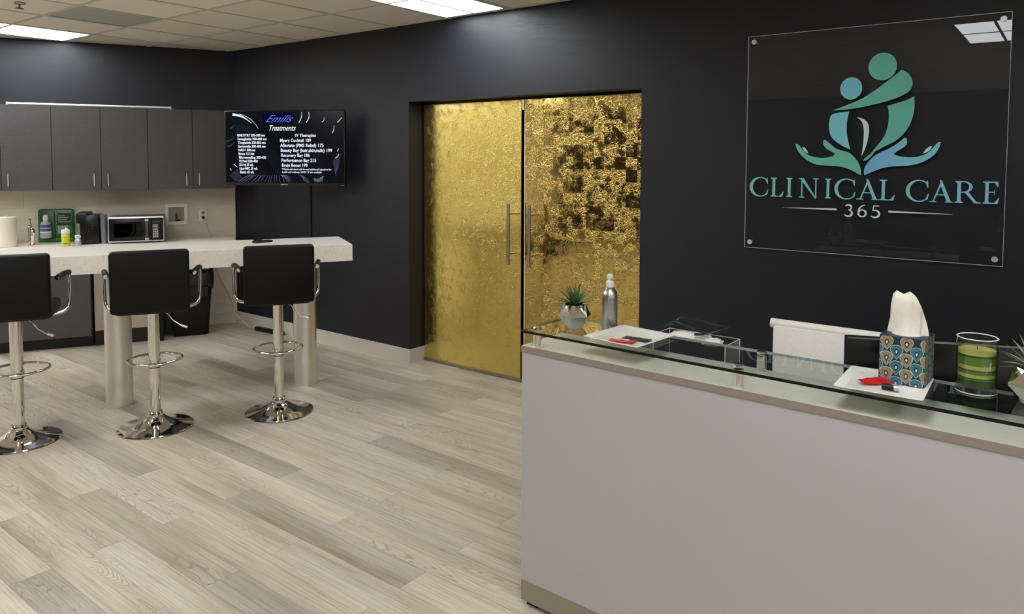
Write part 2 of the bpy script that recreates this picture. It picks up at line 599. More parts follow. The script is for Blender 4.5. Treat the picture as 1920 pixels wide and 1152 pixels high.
# floor: planks in running bond over a dark screed
fl = struct(MB().slab([(C0.x - 0.2, WY + 0.4), (XR + .1, WY + 0.4), (XR + .1, YB - .1), (KEND[0] - .2, YB - .1)], -0.05, -0.0035).build('floor', 'dark_gap'),
            'pale greyed oak plank floor laid in running bond')
PW, PL = 0.1519, 1.244
Y0 = 1.0255               # a joint line between two rows
fplanes = [(0, 1, WY + 0.165), (1, 0, XR), (0, -1, -YB), planes[3]]
full = MB().box(0.0006, PL - 0.0006, 0.0005, PW - 0.0005, -0.006, 0).mesh('plank', 'plank')
rest = MB()
TONES = {}
def tone(r, k, *v): TONES[(r, k)] = v
# rows counted from Y0, planks by their left end
rnd = random.Random(11)
for row in range(-40, 23):
    y = Y0 + row * PW
    if y > WY + 0.165 or y + PW < YB: continue
    off = -3.320 if row % 2 == 0 else -2.695
    for k in range(-9, 7):
        x = off + k * PL
        rect = [(x + 0.0006, y + 0.0005), (x + PL - 0.0006, y + 0.0005), (x + PL - 0.0006, y + PW - 0.0005), (x + 0.0006, y + PW - 0.0005)]
        c = clip_poly(rect, fplanes)
        if not c: continue
        seen = y > 0.55 and x < -1.3
        if not seen:
            rest.slab(c, -0.006, 0)
            continue
        whole = len(c) == 4 and all(abs(a[0] - b[0]) + abs(a[1] - b[1]) < 1e-6 for a, b in zip(sorted(c), sorted(rect)))
        if whole:
            o = link('plank', full, fl, (x, y, 0))
        else:
            o = MB().slab(c, -0.006, 0).build('plank', 'plank', fl)
        v = rnd.choice([0.78, 0.86, 0.92, 0.97, 1.0, 1.0, 1.04]) * rnd.uniform(0.97, 1.03)
        w = rnd.uniform(-0.03, 0.03)
        g = rnd.choice([0.15, 0.3, 0.5, 0.8, 1.0])
        if (row, k) == (3, -1): v, w, g = 0.82, 0.0, 1.0
        o.color = (v * (1 + w * 0.4), v, v * (1 - w), g)
o = rest.build('plank', 'plank', fl); o['kind'] = 'stuff'; o.color = (0.95, 0.95, 0.95, 0.5)

# ceiling: slab, tees and lay-in tiles
ce = struct(MB().slab(room, ZC + 0.03, ZC + 0.12).build('ceiling', 'tee'), 'suspended ceiling of beige fissured tiles')
GX, GY, G = -6.350, 2.925, 0.613
LIGHTS = [(-2, -2), (4, 0), (9, -4), (4, -6), (-2, -8), (-5, -5), (11, -9), (2, -11), (12, -4), (-7, -10), (2, -4), (-2, -5)]   # column, first row; each is one tile wide and two long; those after the third are unseen, added for brightness, the last two for the kitchenette
VENT = (0, -1)
taken = {VENT}
for c, r in LIGHTS: taken |= {(c, r), (c, r + 1)}
tile_full = MB().box(0.008, G - 0.008, 0.008, G - 0.008, ZC + 0.001, ZC + 0.016).mesh('ceiling_tile', 'ceiling_tile')
grid_n = 0
for c in range(-11, 16):
    for r in range(-14, 4):
        if (c, r) in taken: continue
        x, y = GX + c * G, GY + r * G
        rect = [(x + .008, y + .008), (x + G - .008, y + .008), (x + G - .008, y + G - .008), (x + .008, y + G - .008)]
        p = clip_poly(rect, planes)
        if not p: continue
        if len(p) == 4 and all(abs(a[0] - b[0]) + abs(a[1] - b[1]) < 1e-6 for a, b in zip(sorted(p), sorted(rect))):
            o = link('ceiling_tile', tile_full, ce, (x, y, 0))
        else:
            o = MB().slab(p, ZC + 0.001, ZC + 0.016).build('ceiling_tile', 'ceiling_tile', ce)
for c in range(-11, 17):
    x = GX + c * G
    p = clip_poly([(x - .012, -9), (x + .012, -9), (x + .012, 9), (x - .012, 9)], planes)
    if p: MB().slab(p, ZC - 0.004, ZC + 0.002).build('grid_tee', 'tee', ce)
for r in range(-14, 5):
    y = GY + r * G
    p = clip_poly([(-20, y - .012), (9, y - .012), (9, y + .012), (-20, y + .012)], planes)
    if p: MB().slab(p, ZC - 0.0045, ZC + 0.0015).build('grid_tee', 'tee', ce)

# walls
DX0, DX1, DZ = -4.36, -2.24, 2.155
wr = MB()
wr.box(C0.x - 0.3, DX0, WY, WY + 0.35, -0.05, ZC + 0.1)
wr.box(DX1, XR + 0.3, WY, WY + 0.35, -0.05, ZC + 0.1)
wr.box(DX0, DX1, WY, WY + 0.35, DZ, ZC + 0.1)
wr.box(DX0, DX1, WY + 0.29, WY + 0.35, -0.05, DZ)
struct(wr.build('wall_right', 'wall_dark'), 'long near-black painted wall with the gold doors')
wl = MB()
def kslab(mb, s0, s1, o0, o1, z0, z1):
    mb.slab([kp(s0, o0)[:2], kp(s1, o0)[:2], kp(s1, o1)[:2], kp(s0, o1)[:2]], z0, z1)
kslab(wl, -0.25, 2.9, -0.25, 0, -0.05, ZC + 0.1)
wall_left = struct(wl.build('wall_left', 'wall_dark'), 'dark kitchenette wall')
wf = MB(); kslab(wf, 2.9, SMAX + 0.2, -0.25, 0, -0.05, ZC + 0.1)
struct(wf.build('wall_left_far', 'rear_white'))
struct(MB().box(XR, XR + .2, YB - .2, WY + .2, -.05, ZC + .1).build('wall_side', 'rear_white'))
# the wall behind the viewer: pale towards the kitchenette, a dark stretch, pale again
XD0, XD1 = -9.35, -0.6
struct(MB().box(KEND[0] - .6, XD0, YB - .2, YB, -.05, ZC + .1).box(XD1, XR + .2, YB - .2, YB, -.05, ZC + .1).build('wall_rear', 'rear_white'))
struct(MB().box(XD0, XD1, YB - .2, YB, -.05, ZC + .1).build('wall_rear_dark', 'wall_dark'))

# pale tiled splash under the wall cabinets, down to the floor
sp = struct(MB().build('wall_splash', 'grout') if False else MB().slab([kp(0.004, 0.0)[:2], kp(2.9, 0.0)[:2], kp(2.9, 0.006)[:2], kp(0.004, 0.006)[:2]], 0, 1.40).build('wall_splash', 'grout'),
            'pale tiled wall between worktop and wall cabinets')
TW, TH = 0.60, 0.30
for i in range(0, 6):
    for j in range(0, 5):
        s0 = 0.006 + i * TW - (0.3 if j % 2 else 0); s1 = s0 + TW
        s0 = max(s0, 0.006); s1 = min(s1, 2.89)
        z0 = 0.02 + j * TH; z1 = min(z0 + TH, 1.395)
        if s1 - s0 < 0.02: continue
        m = MB(); kslab(m, s0 + .0008, s1 - .0008, 0.004, 0.010, z0 + .0008, z1 - .0008)
        m.build('tile', 'splash_tile', sp)
struct(MB().box(-0.006, 0.006, -0.016, 0.0, 0, 1.395).build('trim_1', 'white_paint', None, None, kp(0.004, 0), KA))

# baseboards
bb = MB().box(C0.x + 0.012, DX0, WY - 0.014, WY, 0, 0.117).box(DX0, DX0 + 0.014, WY - 0.014, WY + 0.16, 0, 0.117)
struct(bb.build('baseboard_right', 'white_paint'))
struct(MB().box(DX1, XR, WY - 0.014, WY, 0, 0.117).build('baseboard_right_far', 'white_paint'))
bl = MB(); kslab(bl, 0.012, 0.66, 0.010, 0.022, 0, 0.112)
struct(bl.build('baseboard_left', 'splash_tile'))

# gold sliding doors in their recess
def gold_door(name, x0, x1, y, mat, hx, label):
    # origin at the door's own foot
    r = struct(link(name, None, None, (x0, y, 0)), label)
    w = x1 - x0
    MB().box(0, w, 0, 0.012, 0.022, 2.135).build('leaf_panel', mat, r)
    h = MB().cyl((hx, -0.10, 0.905), (hx, -0.10, 1.36), 0.013, 20).build('handle', 'brushed_nickel', r, 40)
    for z in (0.985, 1.285):
        MB().cyl((hx, -0.10, z), (hx, 0.0, z), 0.008, 12).build('handle_post', 'brushed_nickel', h, 40)
    return r
d1 = gold_door('door_1', -4.346, -3.328, WY + 0.16, 'gold_smooth', -3.373 + 4.346, 'smooth gold-leaf sliding door by the baseboard return')
MB().box(1.012, 1.018, -0.001, 0.013, 0.022, 2.135).build('edge_strip', 'gold_edge', d1)
d2 = gold_door('door_2', -3.294, -2.20, WY + 0.16, 'gold_creased', -3.180 + 3.294, 'creased gold-leaf sliding door with dark patches')
MB().box(-0.006, 0.001, -0.001, 0.013, 0.022, 2.135).build('edge_strip', 'glass_bright', d2)
struct(MB().box(DX0, DX1, WY + 0.145, WY + 0.185, 0.0, 0.021).build('trim_2', 'track_grey'))
struct(MB().box(DX0, DX1, WY + 0.150, WY + 0.190, 2.137, DZ).build('trim_3', 'black_satin'))
struct(MB().box(-3.322, -3.302, WY + 0.155, WY + 0.175, 2.06, 2.137).build('trim_4', 'brushed_nickel'))

# ceiling lights: white frame, two lenses and the rib between them
names = {0: 'twin-lens ceiling light beside the kitchenette wall, above the cabinets',
         1: 'twin-lens ceiling light touching the dark wall above the gold doors',
         2: 'twin-lens ceiling light over the reception desk'}
for i, (c, r) in enumerate(LIGHTS):
    t = thing('ceiling_light', names.get(i, 'added twin-lens ceiling light out of view'), 'light', (GX + c * G, GY + r * G, ZC), 0, 'recessed ceiling lights')
    L = 2 * G
    MB().box(.012, .03, .012, L - .012, -.006, .03).box(G - .03, G - .012, .012, L - .012, -.006, .03).box(.03, G - .03, .012, .03, -.006, .03).box(.03, G - .03, L - .03, L - .012, -.006, .03).build('frame', 'light_frame', t)
    MB().box(.03, G / 2 - .006, .03, L - .03, .0, .006).build('lens', 'lens', t)
    MB().box(G / 2 + .006, G - .03, .03, L - .03, .0, .006).build('lens', 'lens', t)
    MB().box(G / 2 - .009, G / 2 + .009, .03, L - .03, -.010, .02).build('rib', 'light_rib', t)

# grey return-air panel
t = thing('ceiling_vent', 'flat grey return-air panel set in the tiled ceiling', 'vent', (GX + VENT[0] * G, GY + VENT[1] * G, ZC))
MB().box(.012, G - .012, .012, .03, -.005, .015).box(.012, G - .012, G - .03, G - .012, -.005, .015).box(.012, .03, .03, G - .03, -.005, .015).box(G - .03, G - .012, .03, G - .03, -.005, .015).build('frame', 'vent_grey', t)
MB().box(.03, G - .03, .03, G - .03, .0, .012).build('grille_panel', 'vent_grey', t)

# sprinkler head
t = thing('sprinkler_head', 'small chrome fire sprinkler hanging from the ceiling tiles', 'sprinkler', (-5.98, 2.03, ZC - 0.0045))
MB().lathe([(.036, 0), (.034, -.006), (.012, -.008)][::-1], 20).build('escutcheon', 'satin_steel', t, 40)
MB().cyl((0, 0, 0), (0, 0, -.034), .006, 10).build('stem', 'gunmetal', t, 40)
MB().lathe([(.004, -.036), (.026, -.036), (.026, -.033), (.004, -.033)], 18).build('deflector', 'gunmetal', t)

# ------------------------------------------------------------------ kitchenette
def kthing(name, label, cat, s, off, z=0, group=None, rz=0):
    return thing(name, label, cat, kp(s, off, z), KA + rz, group)

# wall cabinets: three pairs of doors.  local x runs right along the wall, -y faces the room
WD = 0.380
for i, lab in enumerate(('charcoal wall cabinet beside the television, nearest the room corner', 'charcoal wall cabinet above the microwave', 'charcoal wall cabinet above the green eyewash panel')):
    t = kthing('wall_cabinet', lab, 'cabinet', (i + 1) * 2 * WD, 0.0, 1.395, 'row of wall cabinets')
    MB().box(0.001, 2 * WD - .001, -.335, -.001, 0, .755).build('body', 'cabinet', t)
    for j in range(2):
        d = MB().box(j * WD + .0025, (j + 1) * WD - .0025, -.356, -.337, .002, .753).build('cabinet_door', 'cabinet', t)
        hx = WD + (-.055 if j == 0 else .055)
        h = MB().cyl((hx, -.382, .035), (hx, -.382, .150), .005, 10)
        for z in (.05, .135): h.cyl((hx, -.382, z), (hx, -.355, z), .004, 8)
        h.build('handle', 'satin_steel', d, 40)
# slender white rod left lying on top of the cabinets
m = MB().cyl((0, 0, 0.011), (1.27, 0, 0.011), .011, 10).box(-.012, 0, -.012, .012, 0, .024).box(1.27, 1.285, -.012, .012, 0, .024)
o = m.build('curtain_rod', 'white_plastic', None, 40, kp(1.842, 0.315, 2.151), KA)
tag(o, 'slender white rod lying along the top of the wall cabinets', 'rod')

# worktop and base units
m = MB().box(0, 2.6, -.615, -.066, .872, .905)
tag(m.build('kitchen_worktop', 'quartz', None, None, kp(2.62, 0), KA), 'white worktop along the tiled kitchenette wall', 'worktop')
for s1, lab in ((1.82, 'charcoal base cabinet standing next to the pale undercounter fridge'), (2.42, 'charcoal base cabinet at the far end of the worktop')):
    t = kthing('base_cabinet', lab, 'cabinet', s1, 0.0, 0, 'base cabinets')
    w = .598
    MB().box(0, w, -.575, -.012, .10, .872).build('body', 'cabinet', t)
    MB().box(0, w, -.520, -.05, .0, .10).build('toe_kick', 'kick_black', t)
    d = MB().box(.003, w - .003, -.594, -.576, .105, .866).build('cabinet_door', 'cabinet', t)
    h = MB().cyl((w - .05, -.62, .72), (w - .05, -.62, .84), .005, 10)
    for z in (.735, .825): h.cyl((w - .05, -.62, z), (w - .05, -.594, z), .004, 8)
    h.build('handle', 'satin_steel', d, 40)
t = kthing('undercounter_fridge', 'pale grey undercounter fridge with a black plinth, behind the bar pillar', 'fridge', 1.205, 0.0)
MB().box(0, .515, -.50, -.03, .04, .865).build('body', 'appliance_grey', t)
MB().box(.004, .511, -.545, -.502, .135, .86).build('fridge_door', 'appliance_grey', t)
MB().box(.0, .515, -.53, -.05, .0, .13).build('plinth', 'kick_black', t)
MB().box(.02, .05, -.565, -.545, .70, .84).build('handle', 'black_plastic', t)
o = MB().box(0, .035, -.575, -.012, 0, .872).build('end_panel', 'black_satin', None, None, kp(.686, 0), KA)
tag(o, 'black end panel between fridge and waste bin', 'panel')

# waste bin with its liner
t = kthing('waste_bin', 'black plastic waste bin with a liner folded over the rim', 'bin', .425, .36, 0)
def rect_loft(layers, seg=5):
    m = MB(); vs = []; fs = []; n = 4 * (seg + 1)
    for hx, hy, r, z in layers:
        for cx, cy, a in ((hx - r, hy - r, 0), (-hx + r, hy - r, 90), (-hx + r, -hy + r, 180), (hx - r, -hy + r, 270)):
            for i in range(seg + 1):
                tt = radians(a + 90 * i / seg)
                vs.append((cx + r * cos(tt), cy + r * sin(tt), z))
    for k in range(len(layers) - 1):
        for i in range(n):
            fs.append((k * n + i, k * n + (i + 1) % n, (k + 1) * n + (i + 1) % n, (k + 1) * n + i))
    fs.append(tuple(range(n - 1, -1, -1))); fs.append(tuple(range((len(layers) - 1) * n, len(layers) * n)))
    return m.add(vs, fs)
rect_loft([(.15, .10, .03, 0), (.155, .105, .03, .01), (.195, .135, .035, .56), (.205, .145, .035, .565), (.205, .145, .035, .59), (.195, .135, .035, .59), (.150, .10, .03, .05)]).build('bin_body', 'black_plastic', t, 35)
lm = rect_loft([(.197, .137, .035, .47), (.210, .150, .036, .50), (.211, .151, .036, .595), (.205, .145, .035, .60), (.192, .132, .035, .598), (.185, .125, .03, .40)])
rr = random.Random(3)
lm.v = [(x + rr.uniform(-.006, .006), y + rr.uniform(-.006, .006), z + (rr.uniform(-.03, .01) if z < .55 else rr.uniform(-.008, .01))) for x, y, z in lm.v]
lm.build('bin_liner', 'bag_film', t, 30)

# microwave
t = kthing('microwave_oven', 'stainless microwave oven with black door on the worktop', 'microwave', 1.092, .455, .905)
W_, H_ = .458, .245
MB().rbox(0.003, W_ - .003, .022, .335, .012, H_ - .003, .012, 'y').build('housing', 'gunmetal', t, 30)
for x in (.04, W_ - .04):
    for y in (.05, .30):
        MB().lathe([(.014, 0), (.014, .013)], 12, (x, y, 0)).build('foot', 'black_plastic', t)
MB().rbox(0, W_, 0, .024, .010, H_, .012, 'y').build('front_frame', 'satin_steel', t, 30)
MB().rbox(.008, .450, -.004, .002, .022, .230, .012, 'y').build('oven_door', 'black_satin', t, 30)
MB().rbox(.05, .275, -.0055, -.003, .055, .195, .008, 'y').build('door_window', 'oven_glass', t)
hd = MB().rbox(.302, .330, -.032, -.016, .03, .218, .006, 'y').build('handle', 'gunmetal', t, 30)
MB().rbox(.301, .331, -.034, -.004, .202, .220, .004, 'y').build('handle_cap', 'satin_steel', hd)
MB().rbox(.301, .331, -.034, -.004, .028, .046, .004, 'y').build('handle_cap', 'satin_steel', hd)
kp_ = MB().rbox(.352, .440, -.007, -.003, .034, .216, .006, 'y').build('control_panel', 'black_plastic', t)
MB().box(.360, .432, -.0085, -.0065, .178, .206).build('display', 'clock_green', kp_)
for k in range(4):
    MB().box(.364, .408, -.009, -.0065, .160 - k * .015, .167 - k * .015).build('button', 'white_plastic', kp_)
for k in range(4):
    for j in range(3):
        MB().box(.365 + j * .016, .377 + j * .016, -.009, -.0065, .096 - k * .016, .106 - k * .016).build('button', 'white_plastic', kp_)

# stack of cups, coffee maker, jar, canister, eyewash panel, tap, kitchen roll
t = kthing('cup_stack', 'tall stack of grey paper cups between coffee maker and microwave', 'cups', 1.128, .40, .905)
m = MB()
for k in range(11):
    z = k * .019
    m.lathe([(.020, z), (.0255, z + .072), (.0270, z + .074), (.0270, z + .078), (.0235, z + .078), (.019, z + .004)], 18)
m.build('cup', 'cup_grey', t, 40)['kind'] = 'stuff'
t = kthing('coffee_maker', 'black single-serve coffee maker beside the stack of cups', 'coffee maker', 1.345, .42, .905)
MB().rbox(.05, .185, 0, .26, 0, .265, .02, 'z').build('water_tank', 'black_satin', t, 35)
MB().rbox(.0, .105, .0, .26, .19, .285, .02, 'z').build('brew_head', 'black_plastic', t, 35)
MB().rbox(.0, .11, .0, .26, .0, .025, .02, 'z').build('drip_tray', 'black_plastic', t, 35)
MB().rbox(.015, .055, .10, .26, .02, .20, .015, 'z').build('column', 'black_plastic', t, 35)
m = MB()
for k in range(3): m.lathe([(.006, 0), (.006, .002)], 10, (.13, .0, 0))
MB().box(.125, .135, -.003, .002, .14, .148).box(.125, .135, -.003, .002, .165, .173).box(.125, .135, -.003, .002, .19, .198).build('button', 'gunmetal', t)
t = kthing('glass_jar', 'small clear glass jar with a white lid in front of the coffee maker', 'jar', 1.318, .52, .905)
MB().lathe([(.024, 0), (.026, .006), (.026, .055), (.018, .066), (.018, .07), (.016, .07), (.016, .064), (.023, .054), (.023, .006)], 18).build('jar_body', 'glass_body', t, 40)
MB().lathe([(.021, .068), (.024, .072), (.024, .092), (.018, .097)], 18).build('lid', 'label_white', t, 40)
t = kthing('wipes_canister', 'yellow canister with white cap in front of the eyewash panel', 'canister', 1.412, .50, .905)
MB().lathe([(.031, 0), (.033, .004), (.033, .108), (.030, .112)], 24).build('canister_body', 'yellow_wrap', t, 40)
MB().lathe([(.034, .110), (.034, .142), (.030, .147)], 24).build('cap', 'label_white', t, 40)
MB().lathe([(.012, .146), (.010, .158), (.006, .165)], 10, (.006, 0, 0)).build('wipe_tab', 'tissue', t, 40)
m = text_mesh('LY', .018, 'ink_dark', 'lettering', 'CENTER'); link('lettering', m, t, (-.002, -.0335, .078))
MB().box(-.014, .014, -.0338, -.033, .02, .028).build('print_band', 'ink_dark', t)

t = kthing('eyewash_station', 'green wall eyewash panel holding a bottle and a black instruction card', 'eyewash', 1.692, .087, .9055)
MB().rbox(0, .285, .02, .075, 0, .305, .025, 'y').build('back_panel', 'green_plastic', t, 30)
MB().rbox(.0, .285, .0, .03, 0, .035, .012, 'y').build('shelf_lip', 'green_plastic', t, 30)
MB().rbox(.012, .135, .010, .022, .03, .29, .02, 'y').build('bottle_recess', 'green_dark', t, 30)
b = MB().lathe([(.042, 0), (.046, .008), (.046, .115), (.038, .142), (.020, .158), (.020, .168)], 24, (.070, -.030, .042)).build('eyewash_bottle', 'bottle_frost', t, 40)
MB().lathe([(.022, .165), (.022, .195), (.016, .205), (.016, .215)], 20, (.070, -.030, .042)).build('bottle_cap', 'label_white', b, 40)
MB().lathe([(.0466, .10), (.0466, .124)], 24, (.070, -.030, .042), False).build('bottle_label', 'label_blue', b, 40)
MB().lathe([(.0466, .066), (.0466, .088)], 24, (.070, -.030, .042), False).build('bottle_label', 'label_blue', b, 40)
MB().lathe([(.0464, .05), (.0464, .064)], 24, (.070, -.030, .042), False).build('bottle_label', 'label_white', b, 40)
c = MB().box(.155, .262, .008, .018, .155, .265).build('instruction_card', 'card_black', t)
MB().box(.155, .240, .010, .018, .075, .15).build('leaflet', 'card_grey', t)
for k, (tx, sz) in enumerate((('Physicians', .015), ('EMERGENCY', .014), ('EYE & SKIN', .014), ('WASH STATION', .0135))):
    link('lettering', text_mesh(tx, sz, 'label_white', 'lettering'), c, (.162, .0075, .238 - k * .019))

t = kthing('kitchen_tap', 'chrome kitchen tap with a lever, between paper roll and green panel', 'tap', 1.697, .30, .905)
MB().lathe([(.030, 0), (.030, .008), (.022, .014), (.021, .10), (.024, .105), (.024, .135), (.012, .15)], 20).build('tap_body', 'chrome', t, 40)
pts = [(0, -.01, .09)] + [(0, -.02 - .09 * sin(a), .09 + .075 * (1 - cos(a)) * 0.5 + .05 * sin(a)) for a in [k * pi / 10 for k in range(1, 7)]] + [(0, -.115, .085), (0, -.116, .05)]
MB().tube(pts, .010, 10).build('spout', 'chrome', t, 40)
MB().tube([(0, 0, .145), (-.004, .0, .175), (-.012, .0, .215)], [.007, .006, .006], 8).lathe([(.003, .0), (.011, .006), (.012, .016), (.004, .024)], 12, (-.013, 0, .212)).build('lever', 'chrome', t, 40)
MB().cyl((-.045, 0, .115), (-.01, 0, .115), .006, 8).build('side_lever', 'chrome', t, 40)
t = kthing('kitchen_roll', 'standing roll of kitchen paper on the worktop', 'paper roll', 1.862, .38, .905)
MB().lathe([(.020, .008), (.068, .008), (.068, .262), (.020, .262)], 28).build('paper', 'towel_paper', t, 40)
MB().lathe([(.070, 0), (.070, .008)], 28).build('holder_base', 'satin_steel', t, 40)
MB().cyl((0, 0, .008), (0, 0, .28), .008, 10).build('spindle', 'satin_steel', t, 40)

# recessed valve box and power outlet on the tiled wall
t = kthing('valve_box', 'recessed white valve box with a small tap, right of the microwave', 'valve box', .642, .0105, 1.030)
MB().box(0, .20, -.016, 0, 0, .03).box(0, .20, -.016, 0, .174, .204).box(0, .03, -.016, 0, .03, .174).box(.170, .20, -.016, 0, .03, .174).build('surround', 'box_white', t)
MB().box(.03, .17, -.002, 0, .03, .174).build('back_plate', 'recess_grey', t)
v = MB().cyl((.10, -.012, .03), (.10, -.012, .095), .010, 10).cyl((.10, -.012, .095), (.10, -.012, .115), .006, 10).build('valve', 'gunmetal', t, 40)
MB().cyl((.095, -.014, .045), (.135, -.014, .045), .008, 10).build('valve_handle', 'black_plastic', v, 40)
t = kthing('power_outlet', 'cream twin power outlet on the tiled wall, right of the valve box', 'outlet', .340, .0105, 1.060)
MB().rbox(0, .078, -.009, 0, 0, .118, .008, 'y').build('cover_plate', 'box_white', t, 30)
for z in (.036, .082):
    f_ = MB().lathe([(.017, 0), (.017, .004)], 16).build('socket', 'recess_grey', t)
    f_.rotation_euler.x = pi / 2; f_.location = (.039, -.0065, z)
    MB().box(-.008, -.005, -.005, .005, .0042, .005).box(.005, .008, -.005, .005, .0042, .005).build('slot', 'black_matte', f_)
# plug with its white cord running down the wall and over to the power strip
t = thing('extension_lead', 'white power lead running from the outlet down to the power strip', 'cord', kp(.30, .02, 1.08), 0)
def rel(p): return tuple(Vector(p) - Vector(kp(.30, .02, 1.08)))
pts = [kp(.301, .03, 1.088), kp(.30, .055, 1.07), kp(.285, .055, 1.03), kp(.25, .04, .935), kp(.21, .03, .70), kp(.183, .03, .547), kp(.14, .03, .44), kp(.086, .03, .338), kp(.03, .035, .18),
       (-6.84, 4.155, .10), (-6.72, 4.15, .05), (-6.60, 4.13, .02), (-6.50, 4.11, .014), (-6.405, 4.11, .02)]
def smooth_path(P, n=6):
    P = [Vector(p) for p in P]; out = []
    for i in range(len(P) - 1):
        p0 = P[max(i - 1, 0)]; p1 = P[i]; p2 = P[i + 1]; p3 = P[min(i + 2, len(P) - 1)]
        for k in range(n):
            u = k / n
            out.append(0.5 * ((2 * p1) + (-p0 + p2) * u + (2 * p0 - 5 * p1 + 4 * p2 - p3) * u * u + (-p0 + 3 * p1 - 3 * p2 + p3) * u ** 3))
    out.append(P[-1]); return [tuple(p) for p in out]
MB().tube([rel(p) for p in smooth_path(pts)], .0045, 8).build('cable', 'cord_white', t, 60)
m = MB().box(-.012, .012, -.05, -.008, -.012, .012).build('plug', 'black_plastic', t, None, rel(kp(.301, .018, 1.096)), KA)
t = thing('power_strip', 'black power strip on the floor against the baseboard', 'power strip', (-6.405, 4.085, 0), radians(3))
MB().rbox(0, .40, 0, .05, 0, .038, .008, 'x').build('strip_body', 'black_plastic', t, 30)
for k in range(5): MB().box(.04 + k * .07, .07 + k * .07, .012, .038, .038, .0386).build('socket', 'black_matte', t)

# ------------------------------------------------------------------ bar counter
t = kthing('bar_counter', 'long thick speckled white bar counter on steel pillars', 'counter', 2.75, 2.73, 0)
#   local x from the left end, y = 0 at the front face
MB().box(0, 2.75 + .685, 0, .60, .953, 1.07).build('worktop', 'quartz', t)
for s in (.84, -.385, 2.065):
    MB().lathe([(.083, 0), (.083, .953)], 36, (2.75 - s, .315, 0)).build('pillar', 'satin_steel', t, 40)
t = thing('glasses_case', 'small black case lying on the bar behind a stool', 'case', (-4.80, 3.065, 1.07), KA + radians(25))
MB().rbox(0, .14, -.03, .03, 0, .016, .010, 'x').build('case_body', 'black_plastic', t, 30)
MB().rbox(.01, .06, -.022, .022, .016, .024, .008, 'x').build('case_flap', 'black_satin', t, 30)

# ------------------------------------------------------------------ bar stools
def make_stool():
    t = kthing('bar_stool', '', 'stool', 0, 0)
    prof = [(.214, 0), (.218, .005), (.216, .010), (.196, .014), (.160, .020), (.120, .031), (.085, .046), (.060, .064), (.044, .078)]
    MB().lathe(prof, 56).build('base', 'chrome', t, 50)
    m = MB().lathe([(.043, .076), (.045, .081), (.043, .089), (.038, .092), (.041, .097), (.038, .103)], 32)
    m.build('collar', 'chrome', t, 40)
    MB().lathe([(.031, .09), (.031, .40)], 32).build('lower_column', 'chrome', t, 40)
    u = MB().lathe([(.0335, .385), (.0335, .735)], 32).build('upper_column', 'chrome', t, 40)
    MB().lathe([(.0345, .382), (.0345, .387)], 32).build('seam_ring', 'black_plastic', u, 40)
    # foot ring: a flattened loop reaching forward of the column
    pts = []
    for k in range(40):
        a = 2 * pi * k / 40
        x = .155 * cos(a); y = .105 * sin(a)
        pts.append((x * (1 - .12 * max(0, -sin(a))), y + .055, .418 + .012 * sin(a)))
    fr = MB().tube(pts, .0085, 10, True).build('foot_ring', 'chrome', t, 60)
    MB().lathe([(.037, .405), (.037, .430)], 24).build('foot_ring_clamp', 'chrome', fr, 40)
    MB().box(-.09, .09, -.09, .09, .735, .748).build('seat_plate', 'black_plastic', t)
    # seat
    s = MB().rbox(-.205, .205, -.174, .215, .748, .822, .040, 'z', 6)
    s.build('seat', 'leather_black', t, 50)
    # backrest, leaning slightly back
    b = MB().rbox(-.212, .212, -.030, .030, 0, .372, .022, 'y', 5)
    bo = b.build('backrest', 'leather_black', t, 50, (0, -.205, .770))
    bo.rotation_euler.x = radians(3)
    # arms
    for sx in (-1, 1):
        path = [(.12 * sx, .02, .742), (.19 * sx, .03, .744), (.240 * sx, .045, .756), (.262 * sx, .06, .785), (.268 * sx, .072, .85), (.270 * sx, .078, .93), (.268 * sx, .070, .975), (.264 * sx, .045, .992), (.256 * sx, -.02, .992), (.242 * sx, -.10, .987), (.236 * sx, -.150, .982)]
        a = MB().tube(smooth_path(path, 5), .0095, 10).build('arm', 'chrome', t, 60)
        MB().tube(smooth_path([(.2665 * sx, .060, .990), (.256 * sx, -.02, .996), (.242 * sx, -.10, .991), (.238 * sx, -.138, .988)], 5), [.0165] * 16, 12).build('arm_pad', 'leather_black', a, 60)
        MB().tube([(.2385 * sx, -.136, .988), (.2365 * sx, -.149, .987)], .014, 12).build('arm_cap', 'chrome', a, 40)
    # gas-lift lever
    l = MB().tube(smooth_path([(.05, .0, .732), (.085, -.01, .712), (.105, -.015, .678), (.150, -.02, .640), (.175, -.022, .628)], 4), .0042, 8).build('lever', 'chrome', t, 60)
    MB().tube([(.160, -.021, .635), (.190, -.023, .621)], .0075, 8).build('lever_grip', 'satin_steel', l, 40)
    return t
stool = make_stool()
spots = [(1.318, 2.92, 1.0, 'black padded bar stool whose pole stands before the charcoal base cabinets'),
         (.590, 2.985, 0.0, 'black padded bar stool beside the middle steel bar pillar'),
         (-.145, 3.0, -2.0, 'black padded bar stool at the free end of the bar by the dark wall')]
for i, (s, off, a, lab) in enumerate(spots):
    o = stool if i == 0 else clone(stool)
    o.location = kp(s, off, 0); o.rotation_euler = (0, 0, KA + radians(a))
    tag(o, lab, 'stool', 'bar stools along the counter')

